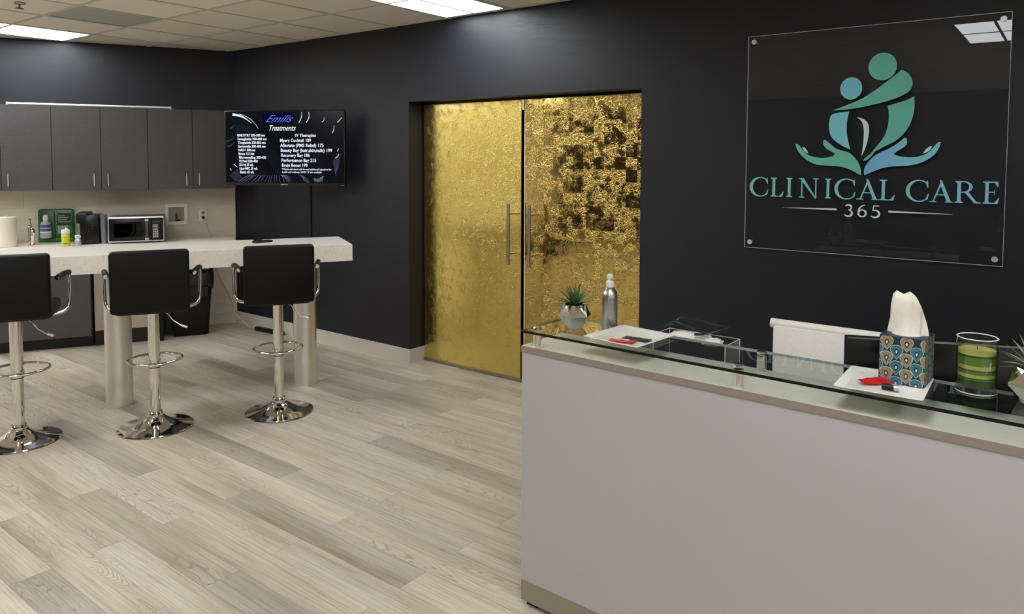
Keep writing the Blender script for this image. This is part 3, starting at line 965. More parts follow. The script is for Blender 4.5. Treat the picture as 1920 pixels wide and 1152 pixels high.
# ------------------------------------------------------------------ television on a swivel arm
TVA = radians(26.43)          # the screen is turned towards the room
tv = thing('television', 'black wall-mounted television showing a treatment price list', 'television', (-5.500, 3.826, 1.783 - .33), TVA)
TVW, TVH = 1.120, .640        # local: x across, -y is the screen side, z = 0 at the lower rim
MB().rbox(-TVW / 2, TVW / 2, -.012, .020, 0, .655, .006, 'y').build('housing', 'tv_black', tv, 30)
MB().rbox(-.36, .36, .018, .055, .06, .40, .03, 'y').build('back_cover', 'black_matte', tv, 30)
MB().box(-.034, .034, -.015, -.012, .006, .016).build('maker_tag', 'silver', tv)
MB().box(TVW / 2 - .035, TVW / 2 - .012, -.014, -.012, .006, .010).build('standby_light', 'silver', tv)
ar = MB().box(-.13, .13, .055, .072, .16, .42).build('mount_plate', 'black_matte', tv)
inv = Matrix.Rotation(-TVA, 3, 'Z')
def tv_local(p): 
    q = inv @ (Vector(p) - Vector((-5.500, 3.826, 1.453))); return tuple(q)
wall_pt = Vector((-5.35, WY - .012, 1.453 + .29))
lw = tv_local(wall_pt)
MB().tube([(0.0, .07, .29), (.10, .16, .29), lw], .020, 8).build('swivel_arm', 'black_matte', tv, 40)
wp = MB().box(-.09, .09, -.012, .010, -.16, .16).build('wall_plate', 'black_matte', tv, None, lw, -TVA)
scr = MB().box(-TVW / 2 + .008, TVW / 2 - .008, -.0135, -.012, .026, .645).build('screen', 'screen', tv)
SX0, SZ1, SPX = -TVW / 2 + .008, .645, (TVW - .016) / 1480.0   # menu drawn on a 1480 x 960 page
def page(x, y): return (SX0 + x * SPX, SZ1 - y * (0.619 / 945.0))
def tv_text(body, x, y, size, mat='screen_white', shear=0, bold=.0007, width=None):
    px_, pz_ = page(x, y)
    me = text_mesh(body, size, mat, 'menu_text', 'LEFT', shear, bold, width * SPX if width else None, .0003)
    link('menu_text', me, scr, (px_, -.0142, pz_))
tv_text('Treatments', 545, 255, .066, shear=.42, bold=.0006, width=330)
for k, (s_, w_) in enumerate((('BHRT/TRT 200-300 mo', 350), ('Semaglutide 300-400 mo', 370), ('Tirzepatide 300-800 mo', 355), ('Sermorelin 300-400 mo', 350), ('NAD+ 300 mo', 215), ('Botox 12 Unit', 200), ('Microneedling 300-400', 345), ('VI Peel 250-400', 240), ('D3 Inj 25 wk', 180), ('Lipo-MIC 35 wk', 230), ('Biotin 45 wk', 180))):
    tv_text(s_, 152 + k * 2.5, 333 + k * 49, .031, bold=.0009, width=w_)
tv_text('IV Therapies', 880, 338, .037, width=255)
for k, (s_, w_) in enumerate((('Myers Cocktail 189', 385), ('Alleviate (PMS Relief) 175', 540), ('Beauty Bag (hair,skin,nails) 199', 635), ('Recovery Bag 186', 355), ('Performance Bag 215', 430), ('Brain Boost 199', 320))):
    tv_text(s_, 690 + k * 4, 405 + k * 65.5, .040, width=w_)
tv_text('**Please ask about add ins and additional injections for', 712, 775, .0205, bold=.0004, width=615)
tv_text('health and wellness. NAD+ IV also available', 714, 812, .0205, bold=.0004, width=490)
# title strip and feathered artwork on the page
def strip(mb, pts, w0, w1, y):
    w0, w1 = w0 * .45, w1 * .6
    n = len(pts); L = []; R = []
    for i, (x, z) in enumerate(pts):
        a = pts[max(i - 1, 0)]; b = pts[min(i + 1, n - 1)]
        dx, dz = b[0] - a[0], b[1] - a[1]; q = math.hypot(dx, dz) or 1
        u = i / (n - 1); w = (w0 + (w1 - w0) * u) * .5
        L.append((x - dz / q * w, z + dx / q * w)); R.append((x + dz / q * w, z - dx / q * w))
    for i in range(n - 1):
        mb.add([(L[i][0], y, L[i][1]), (R[i][0], y, R[i][1]), (R[i + 1][0], y, R[i + 1][1]), (L[i + 1][0], y, L[i + 1][1])], [(0, 1, 2, 3)])
def arc_pts(p, q, bend, n=8):
    (x0, y0), (x1, y1) = p, q; out = []
    for i in range(n + 1):
        u = i / n; k = 4 * bend * u * (1 - u)
        out.append(page(x0 + (x1 - x0) * u - (y1 - y0) * k, y0 + (y1 - y0) * u + (x1 - x0) * k))
    return out
YF = -.0139
m = MB(); a = [page(470, 25), page(850, 25), page(850, 150), page(470, 150)]
m.add([(x, YF, z) for x, z in a][::-1], [(0, 1, 2, 3)]); m.build('title_band', 'screen_band', scr)
me = text_mesh('Emills', .088, 'screen_blue', 'title_text', 'LEFT', .85, -.0005, 350 * SPX, .0003)
px_, pz_ = page(500, 145); link('title_text', me, scr, (px_, -.0142, pz_))
m = MB()
strip(m, arc_pts((95, 40), (335, 160), -.10), .050, .006, YF)
strip(m, arc_pts((180, 35), (420, 230), -.12), .010, .003, YF)
for p, q, b, w in (((930, 150), (965, 15), .10, .014), ((1020, 150), (1050, 15), .15, .014), ((1215, 145), (1240, 85), .2, .010), ((1405, 150), (1460, 90), .0, .014), ((1340, 290), (1360, 190), .1, .012), ((1400, 525), (1415, 490), 0, .014), ((1375, 610), (1415, 560), .2, .012), ((50, 760), (70, 790), 0, .010), ((100, 700), (145, 740), 0, .016)):
    strip(m, arc_pts(p, q, b), w, w * .4, YF)
m.build('artwork_white', 'screen_white', scr)
m = MB(); rr = random.Random(5)
for k in range(17):
    x0 = 170 + k * 32; strip(m, arc_pts((x0 + 130 - k * 3, 842), (x0 - 10 + k * 9, 940 + rr.uniform(-12, 4)), rr.uniform(-.1, .1)), rr.uniform(.003, .008), .002, YF)
for k in range(6):
    strip(m, arc_pts((60 + k * 16, 830 - k * 12), (150 + k * 26, 930), .15), .004, .001, YF)
for k in range(6):
    strip(m, arc_pts((920 + k * 12, 845), (1060 - k * 6, 940), .08 * k - .16), .004, .001, YF)
for k in range(5):
    strip(m, arc_pts((1110, 880 + k * 8), (1220, 850 + k * 10), .2), .006, .002, YF)
m.build('artwork_ice', 'screen_ice', scr)
m = MB()
for k in range(10):
    strip(m, arc_pts((1440 - k * 3, 560 + k * 20), (1345 + k * 4, 680 + k * 20), .12), .0036, .001, YF)
for k in range(5):
    strip(m, arc_pts((690 + k * 10, 842), (800 + k * 9, 950 - k * 16), -.08), .005, .001, YF)
for k in range(4):
    strip(m, arc_pts((1230, 850), (1150 + k * 22, 940), .12), .007, .002, YF)
m.build('artwork_violet', 'screen_violet', scr)
m = MB()
for k in range(7):
    strip(m, arc_pts((380 + k * 38, 480 + k * 6), (650 + k * 16, 830), -.06), .003, .001, YF)
for k in range(5):
    strip(m, arc_pts((120, 190 + k * 14), (410, 300 + k * 16), -.12), .004, .001, YF)
for p, q in (((60, 225), (115, 180)), ((10, 400), (118, 330)), ((20, 470), (120, 400))):
    strip(m, arc_pts(p, q, .1), .030, .010, YF)
m.build('artwork_dim', 'screen_dim', scr)

# black cable cover on the wall below the television
o = MB().rbox(-.012, .012, -.012, 0, 0, .62, .004, 'z').build('cable_cover', 'black_matte', None, None, (-5.652, WY, .95))
tag(o, 'black vertical cable cover on the dark wall below the television', 'cable cover')

# ------------------------------------------------------------------ acrylic logo sign on the dark wall
sg = thing('logo_sign', 'clear acrylic sign with a teal and blue clinic logo on the dark wall', 'sign', (-1.534, WY - .036, 1.186))
SW, SH = 1.272, 1.215
MB().box(0, SW, 0, .007, 0, SH).build('acrylic_sheet', 'acrylic', sg)
e = .0016
MB().box(-e, 0, 0, .007, 0, SH).box(SW, SW + e, 0, .007, 0, SH).box(0, SW, 0, .007, -e, 0).box(0, SW, 0, .007, SH, SH + e).build('polished_edge', 'acrylic_edge', sg)
for x, z in ((.034, 1.183), (1.240, 1.183), (.032, .032), (1.240, .032)):
    p = MB().lathe([(.011, 0), (.014, .003), (.014, .007)][::-1], 20).build('standoff', 'satin_steel', sg, 40, (x, 0, z))
    p.rotation_euler.x = pi / 2
    q = MB().cyl((x, .007, z), (x, .036, z), .008, 12).build('standoff_post', 'satin_steel', sg, 40)
YA, YB_ = -.0012, -.0001
def shape(name, poly, mat):
    # rounded outline: Catmull-Rom through the points
    n = len(poly); out = []
    for i in range(n):
        p0, p1, p2, p3 = poly[i - 1], poly[i], poly[(i + 1) % n], poly[(i + 2) % n]
        def turn(a, b, c):
            v = Vector((b[0] - a[0], b[1] - a[1])); w = Vector((c[0] - b[0], c[1] - b[1]))
            return v.length > 1e-6 and w.length > 1e-6 and v.angle(w) > radians(62)
        s1, s2 = turn(p0, p1, p2), turn(p1, p2, p3)
        a0 = p1 if s1 else p0; a3 = p2 if s2 else p3
        for k in range(4):
            u = k / 4
            out.append(tuple(.5 * ((2 * p1[j]) + (-a0[j] + p2[j]) * u + (2 * a0[j] - 5 * p1[j] + 4 * p2[j] - a3[j]) * u * u + (-a0[j] + 3 * p1[j] - 3 * p2[j] + a3[j]) * u ** 3) for j in (0, 1)))
    MB().prism(out, YA, YB_).build(name, mat, sg)
def disc(name, cx, cz, rx, rz_, mat):
    MB().prism([(cx + rx * cos(2 * pi * k / 48), cz + rz_ * sin(2 * pi * k / 48)) for k in range(48)], YA, YB_).build(name, mat, sg)
disc('logo_head', .715, .996, .068, .071, 'vinyl_green')
disc('logo_head', .564, .891, .055, .059, 'vinyl_blue')
shape('logo_arm', [(0.473, 0.777), (0.546, 0.804), (0.614, 0.832), (0.681, 0.874), (0.746, 0.924), (0.789, 0.957), (0.804, 0.974), (0.832, 0.957), (0.851, 0.93), (0.858, 0.9), (0.85, 0.871), (0.833, 0.854), (0.792, 0.833), (0.738, 0.815), (0.683, 0.802), (0.615, 0.789), (0.546, 0.78)], 'vinyl_green')
shape('logo_torso', [(0.867, 0.836), (0.836, 0.819), (0.793, 0.805), (0.744, 0.791), (0.752, 0.745), (0.748, 0.685), (0.732, 0.632), (0.702, 0.587), (0.668, 0.544), (0.734, 0.58), (0.788, 0.611), (0.83, 0.654), (0.855, 0.701), (0.867, 0.753), (0.87, 0.8)], 'vinyl_green')
shape('logo_torso', [(0.558, 0.77), (0.511, 0.765), (0.473, 0.757), (0.46, 0.736), (0.456, 0.698), (0.462, 0.654), (0.479, 0.623), (0.51, 0.598), (0.54, 0.579), (0.568, 0.566), (0.555, 0.616), (0.547, 0.665), (0.548, 0.715)], 'vinyl_blue')
shape('logo_leaf', [(0.596, 0.738), (0.628, 0.727), (0.65, 0.706), (0.658, 0.675), (0.656, 0.633), (0.646, 0.584), (0.633, 0.547), (0.625, 0.532), (0.63, 0.578), (0.633, 0.627), (0.632, 0.676), (0.621, 0.713)], 'vinyl_white')
shape('logo_hand', [(0.28, 0.597), (0.286, 0.574), (0.309, 0.539), (0.348, 0.506), (0.398, 0.484), (0.459, 0.479), (0.507, 0.476), (0.554, 0.465), (0.596, 0.445), (0.625, 0.428), (0.624, 0.455), (0.612, 0.492), (0.594, 0.519), (0.564, 0.548), (0.528, 0.56), (0.499, 0.569), (0.478, 0.585), (0.456, 0.604), (0.437, 0.62), (0.429, 0.615), (0.429, 0.595), (0.444, 0.573), (0.469, 0.557), (0.491, 0.544), (0.476, 0.529), (0.434, 0.521), (0.391, 0.524), (0.353, 0.535), (0.328, 0.557), (0.308, 0.58), (0.293, 0.597)], 'vinyl_green')
shape('logo_finger', [(0.316, 0.578), (0.329, 0.58), (0.34, 0.565), (0.351, 0.545), (0.334, 0.554)], 'vinyl_white')
shape('logo_hand', [(0.993, 0.599), (0.987, 0.576), (0.97, 0.543), (0.939, 0.515), (0.898, 0.494), (0.845, 0.482), (0.792, 0.479), (0.737, 0.471), (0.693, 0.454), (0.642, 0.429), (0.639, 0.456), (0.647, 0.48), (0.668, 0.511), (0.701, 0.541), (0.745, 0.563), (0.778, 0.583), (0.804, 0.603), (0.825, 0.622), (0.838, 0.624), (0.84, 0.595), (0.827, 0.577), (0.8, 0.559), (0.779, 0.541), (0.801, 0.532), (0.844, 0.525), (0.887, 0.527), (0.923, 0.539), (0.949, 0.559), (0.966, 0.582), (0.983, 0.601)], 'vinyl_hand_blue')
shape('logo_finger', [(0.956, 0.582), (0.943, 0.578), (0.928, 0.565), (0.914, 0.544), (0.93, 0.55), (0.946, 0.561)], 'vinyl_white')
shape('logo_sliver', [(0.632, 0.505), (0.648, 0.527), (0.69, 0.556), (0.674, 0.532), (0.653, 0.511)], 'vinyl_green')

# Roman capitals built from stems, hairlines, bowls and serifs (unit cap height)
def ell(cx, cz, rx, rz_, a0, a1, n=20):
    return [(cx + rx * cos(radians(a0 + (a1 - a0) * k / n)), cz + rz_ * sin(radians(a0 + (a1 - a0) * k / n))) for k in range(n + 1)]
def serif(x0, x1, z, up, s=.045):
    xm0, xm1 = x0 + .07, x1 - .07
    return [(x0, z), (x1, z), (x1, z + up * .03), (xm1, z + up * .03 + up * s), (xm0, z + up * .03 + up * s), (x0, z + up * .03)]
def rect(x0, x1, z0, z1): return [(x0, z0), (x1, z0), (x1, z1), (x0, z1)]
def ring_arc(cx, cz, ro, ri, a0, a1, dx=0):
    return ell(cx, cz, ro[0], ro[1], a0, a1) + ell(cx + dx, cz, ri[0], ri[1], a1, a0)
GL = {
 'I': (.32, [rect(.09, .23, 0, 1), serif(0, .32, 0, 1), serif(0, .32, 1, -1)]),
 'L': (.66, [rect(.09, .23, 0, 1), serif(0, .32, 1, -1), rect(0, .60, 0, .05), [(.46, .05), (.60, 0), (.66, .27), (.63, .27)], serif(0, .32, 0, 1)]),
 'E': (.66, [rect(.09, .23, 0, 1), rect(0, .58, .95, 1), [(.46, .95), (.60, 1.0), (.61, .76), (.585, .76)], rect(.2, .48, .50, .55), rect(.455, .48, .42, .64), rect(0, .60, 0, .05), [(.46, .05), (.60, 0), (.66, .27), (.63, .27)], serif(0, .32, 1, -1), serif(0, .32, 0, 1)]),
 'N': (.98, [rect(.13, .19, .02, 1), rect(.80, .86, -.02, .98), [(.05, 1), (.24, 1), (.86, -.03), (.80, -.03)], serif(.02, .30, 0, 1, .02), serif(.68, .98, 1, -1, .02), rect(.0, .2, .965, 1)]),
 'C': (.90, [ring_arc(.5, .5, (.5, .525), (.385, .47), 42, 318, .035), [(.82, .98), (.855, .98), (.875, .66), (.845, .66), (.79, .80)], [(.80, .18), (.86, .36), (.90, .36), (.86, .11)]]),
 'A': (.98, [[(.13, .0), (.185, 0), (.505, .86), (.47, .98)], [(.42, 1.02), (.50, 1.02), (.90, 0), (.73, 0), (.44, .84)], rect(.27, .66, .32, .37), serif(0, .30, 0, 1, .02), serif(.64, .98, 0, 1, .02)]),
 'R': (.98, [rect(.09, .23, 0, 1), serif(0, .32, 0, 1), serif(0, .32, 1, -1), ring_arc(.33, .735, (.33, .265), (.20, .215), -90, 90), rect(.2, .34, .95, 1), rect(.2, .36, .47, .52), [(.36, .50), (.50, .52), (.80, .08), (.98, .03), (.98, 0), (.74, 0)]]),
}
def glyph(ch, x0, x1, z0, h):
    w, parts = GL[ch]; m = MB()
    for j, poly in enumerate(parts):
        d = j * .00003
        m.prism([(x0 + p[0] / w * (x1 - x0), z0 + p[1] * h) for p in poly], YA - d, YB_ - d)
    return m.build('letter', 'vinyl_text', sg)
for ch, x0, x1 in (('C', .024, .133), ('L', .146, .219), ('I', .233, .268), ('N', .302, .412), ('I', .443, .475), ('C', .492, .600), ('A', .606, .716), ('L', .718, .792), ('C', .842, .948), ('A', .950, 1.056), ('R', 1.062, 1.174), ('E', 1.181, 1.249)):
    glyph(ch, x0, x1, .300, .108)
def stroke(m, pts, ws, d=0):
    n = len(pts); L = []; R = []
    for i, (x, z) in enumerate(pts):
        a = pts[max(i - 1, 0)]; b = pts[min(i + 1, n - 1)]
        dx, dz = b[0] - a[0], b[1] - a[1]; q = math.hypot(dx, dz) or 1
        w = ws[i] * .5 if isinstance(ws, list) else ws * .5
        L.append((x - dz / q * w, z + dx / q * w)); R.append((x + dz / q * w, z - dx / q * w))
    for i in range(n - 1):
        m.prism([L[i], R[i], R[i + 1], L[i + 1]], YA - d, YB_ - d)
def digit(x0, x1, z0, h, strokes):
    m = MB()
    for j, (pts, ws) in enumerate(strokes):
        stroke(m, [(x0 + p[0] * (x1 - x0), z0 + p[1] * h) for p in pts], [w * h for w in ws], j * .00003)
    m.build('digit', 'vinyl_white', sg)
def wv(n, lo, hi): return [lo + (hi - lo) * sin(pi * k / (n - 1)) for k in range(n)]
d3 = [(ell(.42, .755, .38, .215, 155, -80, 14), wv(15, .07, .15)), (ell(.40, .27, .50, .27, 85, -150, 16), wv(17, .07, .17))]
d6 = [(ell(.50, .30, .42, .29, 0, 360, 28), [.09 + .07 * abs(cos(2 * pi * k / 28)) for k in range(29)]), (ell(.86, .36, .78, .64, 175, 95, 12), [.16 - .09 * k / 12 for k in range(13)])]
d5 = [([(.22, .965), (.86, .965)], [.09, .09]), ([(.24, .98), (.16, .56)], [.07, .07]), (ell(.38, .30, .52, .30, 115, -145, 18), wv(19, .07, .17))]
digit(.549, .590, .208, .063, d3); digit(.614, .658, .208, .063, d6); digit(.682, .724, .208, .063, d5)
MB().prism([(.214, .2405), (.507, .2470), (.507, .2370), (.214, .2395)], YA, YB_).build('logo_rule', 'vinyl_white', sg)
MB().prism([(1.055, .2415), (.763, .2470), (.763, .2370), (1.055, .2400)], YA, YB_).build('logo_rule', 'vinyl_white', sg)

# ------------------------------------------------------------------ reception desk
DA = radians(-1.4)
DO = Vector((-1.630, 2.143, 0))          # front left foot of the desk
def dp(x, y, z=0):
    return (DO.x + x * cos(DA) - y * sin(DA), DO.y + x * sin(DA) + y * cos(DA), z)
DL = 2.55
dk = thing('reception_desk', 'grey reception desk with a raised counter and glass ledge', 'desk', tuple(DO), DA)
MB().box(0, DL, 0, .025, .103, .974).build('front_panel', 'panel_grey', dk)
MB().box(.0, DL, .0015, .022, .022, .1015).build('plinth_panel', 'plinth_grey', dk)
MB().box(.0, .025, .025, .255, .022, .974).box(.0, .025, .255, .78, .022, .715).build('side_panel', 'panel_grey', dk)
MB().box(DL - .025, DL, .025, .255, .022, .974).box(DL - .025, DL, .255, .78, .022, .715).build('side_panel', 'panel_grey', dk)
MB().box(.0, DL, -.002, .258, .9755, .9985).build('counter_shelf', 'counter_grey', dk)
MB().box(-.0008, DL, -.0035, -.002, .9755, .9985).build('counter_edging', 'edge_grey', dk)
MB().box(.025, DL - .025, .24, .255, .70, .9755).build('rear_rail', 'panel_grey', dk)
MB().box(.026, DL - .026, .255, .80, .715, .74).build('work_surface', 'work_top', dk)
for x, y in ((.012, .02), (.012, .70), (1.25, .03), (DL - .05, .02), (DL - .05, .70)):
    MB().box(x, x + .05, y, y + .04, 0, .022).build('foot', 'black_plastic', dk)
MB().box(.004, DL, -.010, .262, 1.0500, 1.0600).build('glass_ledge', 'desk_glass', dk)
g = 1.05
ge = MB().box(.004, DL, -.0112, -.010, 1.0503, 1.0597).box(.0028, .004, -.0112, .2632, 1.0503, 1.0597)
ge.build('glass_edge', 'green_edge', dk)
MB().box(.004, DL, .262, .2626, 1.0503, 1.0597).build('glass_edge', 'acrylic_edge', dk)
for x, y in ((.040, .040), (.822, .040), (.822, .232), (1.62, .040), (1.62, .232), (.040, .232), (2.45, .04), (2.45, .232)):
    if (x, y) == (.040, .232): continue
    so = MB().lathe([(.0155, .9985), (.0155, 1.0495)], 24, (x, y, 0)).build('glass_standoff', 'chrome', dk, 40)
    MB().lathe([(.0165, 1.0603), (.0165, 1.0635), (.012, 1.0665), (.004, 1.0672)], 24, (x, y, 0)).build('cap_nut', 'chrome', so, 40)

GZ = 1.0605
# ---- square white dishes with their bits
def dish(lab, corners):
    cx = sum(c[0] for c in corners) / 4; cy = sum(c[1] for c in corners) / 4
    v = Vector((corners[3][0] - corners[0][0], corners[3][1] - corners[0][1]))
    a = math.atan2(v.y, v.x); w = v.length
    u = Vector((corners[1][0] - corners[0][0], corners[1][1] - corners[0][1])); h = u.length
    t = thing('square_dish', lab, 'dish', (cx, cy, GZ), a, 'square white dishes on the glass ledge')
    rr_ = [(w / 2 - .03, h / 2 - .03, .004, 0), (w / 2 - .028, h / 2 - .028, .006, .0005), (w / 2, h / 2, .008, .0085), (w / 2, h / 2, .008, .0105), (w / 2 - .003, h / 2 - .003, .007, .0108), (w / 2 - .022, h / 2 - .022, .006, .0045)]
    rect_loft(rr_, 3).build('dish_body', 'porcelain', t, 35)
    return t
t1 = dish('white square dish holding a red packet and striped sweets', [(-1.371, 2.156), (-1.343, 2.395), (-1.118, 2.368), (-1.142, 2.130)])
rr = random.Random(9)
m = MB()
for k in range(26):
    x = rr.uniform(-.07, .07); y = rr.uniform(.0, .08)
    l_ = rr.uniform(.003, .010)
    m.box(x, x + l_, y, y + .0009, .0046, .00475)
m.build('printed_marks', 'ink_faint', t1)
t2 = dish('white square dish under the tissue box with a red sweet', [(-.514, 2.098), (-.524, 2.338), (-.300, 2.345), (-.292, 2.104)])
m = MB()
for k in range(22):
    x = rr.uniform(-.10, .0); y = rr.uniform(.02, .09)
    m.box(x, x + rr.uniform(.003, .008), y, y + .0009, .0046, .00475)
m.build('printed_marks', 'ink_faint', t2)

def packet(name, lab, cat, loc, rz, w, h, th, mat, seed, ends=None):
    """crimped wrapper: a pillow with toothed ends"""
    t = thing(name, lab, cat, loc, rz)
    m = MB(); nx, ny = 14, 7; vs = []; q = random.Random(seed)
    for s in (1, -1):
        for i in range(nx + 1):
            for j in range(ny + 1):
                u, v = i / nx, j / ny
                px_ = 1 if 2 <= i <= nx - 2 else .12
                z = th * .5 * px_ * (max(0, sin(pi * u)) ** .5) * (max(0, sin(pi * v)) ** .6) * s + q.uniform(-.15, .15) * th * .5
                vs.append(((u - .5) * w, (v - .5) * h * (1 if 2 <= i <= nx - 2 else 1.08) + q.uniform(-.02, .02) * h, max(z + th * .5, 0)))
    n = (nx + 1) * (ny + 1); fs = []
    for s in (0, 1):
        for i in range(nx):
            for j in range(ny):
                a = s * n + i * (ny + 1) + j
                f_ = (a, a + ny + 1, a + ny + 2, a + 1)
                fs.append(f_ if s == 0 else f_[::-1])
    m.add(vs, fs).build('wrapper', mat, t, 25)
    return t
t = packet('sweet_packet', 'flat red and white sweet packet on the dish by the silver bottle', 'packet', (-1.228, 2.182, GZ + .005), radians(14), .088, .044, .009, 'red_print', 1)
MB().box(-.028, .026, -.005, .004, .0075, .009).build('white_band', 'label_white', t)
t = packet('patterned_packet', 'crumpled dark green and white packet beside the red packet', 'packet', (-1.200, 2.238, GZ + .005), radians(2), .100, .040, .008, 'ink_dark', 21)
q = random.Random(6); m = MB()
for k in range(16):
    x = -.044 + k * .0056; y = q.uniform(-.010, .004); a = q.uniform(.004, .009)
    m.add([(x, y, .0095), (x + .002, y, .0095), (x + .004, y + a, .0095), (x + .002, y + a, .0095)], [(0, 1, 2, 3)])
m.build('white_marks', 'label_white', t)['kind'] = 'stuff'
t = packet('wrapped_sweet', 'glossy red wrapped sweet in front of the tissue box', 'sweet', (-.426, 2.196, GZ + .005), radians(42), .088, .030, .020, 'red_wrap', 4)
t = thing('lighter', 'small black and silver cylinder lying beside the red sweet', 'lighter', (-.402, 2.156, GZ + .0145), radians(4))
MB().tube([(0, 0, 0), (.030, 0, 0)], .0085, 14).build('barrel', 'black_plastic', t, 40)
MB().tube([(.030, 0, 0), (.041, 0, 0)], .0088, 14).build('metal_tip', 'silver', t, 40)

# ---- silver pump bottle
t = thing('pump_bottle', 'tall brushed silver pump bottle standing near the gold door end', 'bottle', (-1.383, 2.362, GZ))
MB().lathe([(.026, 0), (.0285, .003), (.0285, .122), (.026, .136), (.018, .147), (.0125, .152), (.0125, .157)], 36).build('bottle_body', 'silver', t, 40)
MB().lathe([(.0155, .155), (.0155, .174), (.011, .178), (.006, .181), (.006, .187)], 24).build('pump_collar', 'white_plastic', t, 40)
MB().lathe([(.010, .186), (.0115, .190), (.0115, .198), (.006, .203)], 20).build('pump_head', 'white_plastic', t, 40)
MB().cyl((.0, -.0, .194), (.014, -.012, .192), .004, 8).build('pump_nozzle', 'white_plastic', t, 40)
# curved print on the side
m = MB(); q = random.Random(2)
a_face = math.atan2(-2.362, 1.383)
for k in range(30):
    z = .016 + k * .0034
    a = a_face - .10 + q.uniform(-.04, .04)
    while a < a_face + .95:
        l_ = q.uniform(.05, .16); a2 = min(a + l_, a_face + 1.0)
        h_ = .0016 if k > 4 else .0024
        ps = [(.0288 * cos(x), .0288 * sin(x)) for x in (a, (a + a2) / 2, a2)]
        for (p, r_) in zip(ps[:-1], ps[1:]):
            m.add([(p[0], p[1], z), (r_[0], r_[1], z), (r_[0], r_[1], z + h_), (p[0], p[1], z + h_)], [(0, 1, 2, 3)])
        a = a2 + q.uniform(.02, .05)
m.build('printed_text', 'gunmetal', t)

# ---- succulents in faceted mirror pots
def faceted(t, r0, r1, r2, h1, h2, rot):
    m = MB(); n = 6; vs = []
    for r_, z, a in ((r0, 0, 0), (r1, h1, 30), (r2, h2, 0)):
        for k in range(n):
            th = radians(60 * k + a + rot); vs.append((r_ * cos(th), r_ * sin(th), z))
    fs = [tuple(range(n - 1, -1, -1))]
    for b in (0, 1):
        for k in range(n):
            k1 = (k + 1) % n
            if b == 0: fs += [(k, k1, n + k), (k1, n + k1, n + k)]
            else: fs += [(n + k, 2 * n + k1, 2 * n + k), (n + k, n + k1, 2 * n + k1)]
    # inner rim
    vs += [(v[0] * .86, v[1] * .86, h2) for v in vs[2 * n:3 * n]] + [(v[0] * .80, v[1] * .80, h2 - .02) for v in vs[2 * n:3 * n]]
    for k in range(n):
        k1 = (k + 1) % n
        fs += [(2 * n + k, 2 * n + k1, 3 * n + k1, 3 * n + k), (3 * n + k, 3 * n + k1, 4 * n + k1, 4 * n + k)]
    m.add(vs, fs).build('faceted_pot', 'mirror_pot', t)
    MB().lathe([(r2 * .80, h2 - .012), (r2 * .3, h2 - .006), (.001, h2 - .004)], 12, (0, 0, 0), False).build('soil', 'soil', t)
def leaf_mesh(L, w, droop, mat):
    m = MB(); n = 8; vs = []
    for i in range(n + 1):
        u = i / n; ww = w * (sin(pi * (.18 + .82 * u)) ** .8) * (1 - .15 * u) if i < n else .0003
        x = L * (u - .10 * droop * u * u); z = -droop * L * u * u
        vs += [(x, ww * .5, z + ww * .18), (x, 0, z - ww * .10), (x, -ww * .5, z + ww * .18), (x, 0, z + ww * .04)]
    fs = []
    for i in range(n):
        a = i * 4
        for k in range(4):
            k1 = (k + 1) % 4
            fs.append((a + k, a + 4 + k, a + 4 + k1, a + k1))
    m.add(vs, fs)
    return m.mesh('leaf', mat, 60)
def succulent(t, z0, scale, mat, seed, lean=0):
    q = random.Random(seed)
    meshes = [leaf_mesh(.085 * scale, .0105 * scale, d, mat) for d in (.05, .18, .30)]
    for ring, (n, el, lo, hi) in enumerate(((6, 76, .95, 1.1), (8, 58, .9, 1.08), (9, 40, .85, 1.05), (8, 24, .75, .95))):
        for k in range(n):
            az = 2 * pi * (k + ring * .37) / n + q.uniform(-.15, .15)
            o = link('leaf', meshes[min(ring, 2)], t, (.005 * cos(az), .005 * sin(az), z0))
            s_ = q.uniform(lo, hi)
            o.rotation_euler = (q.uniform(-.2, .2), -radians(el + q.uniform(-6, 6)), az)
            o.scale = (s_, s_, s_)
t = thing('potted_succulent', 'small spiky green succulent in a faceted mirror pot beside the silver bottle', 'plant', (-1.492, 2.288, GZ), 0, 'succulents on the glass ledge')
faceted(t, .032, .064, .043, .046, .088, 20)
succulent(t, .080, 1.08, 'leaf', 3)
t = thing('potted_succulent', 'pale spiky succulent in a faceted mirror pot beside the green candle', 'plant', (-.062, 2.292, GZ), 0, 'succulents on the glass ledge')
faceted(t, .036, .070, .048, .048, .092, 5)
succulent(t, .084, 1.12, 'leaf_pale', 8)

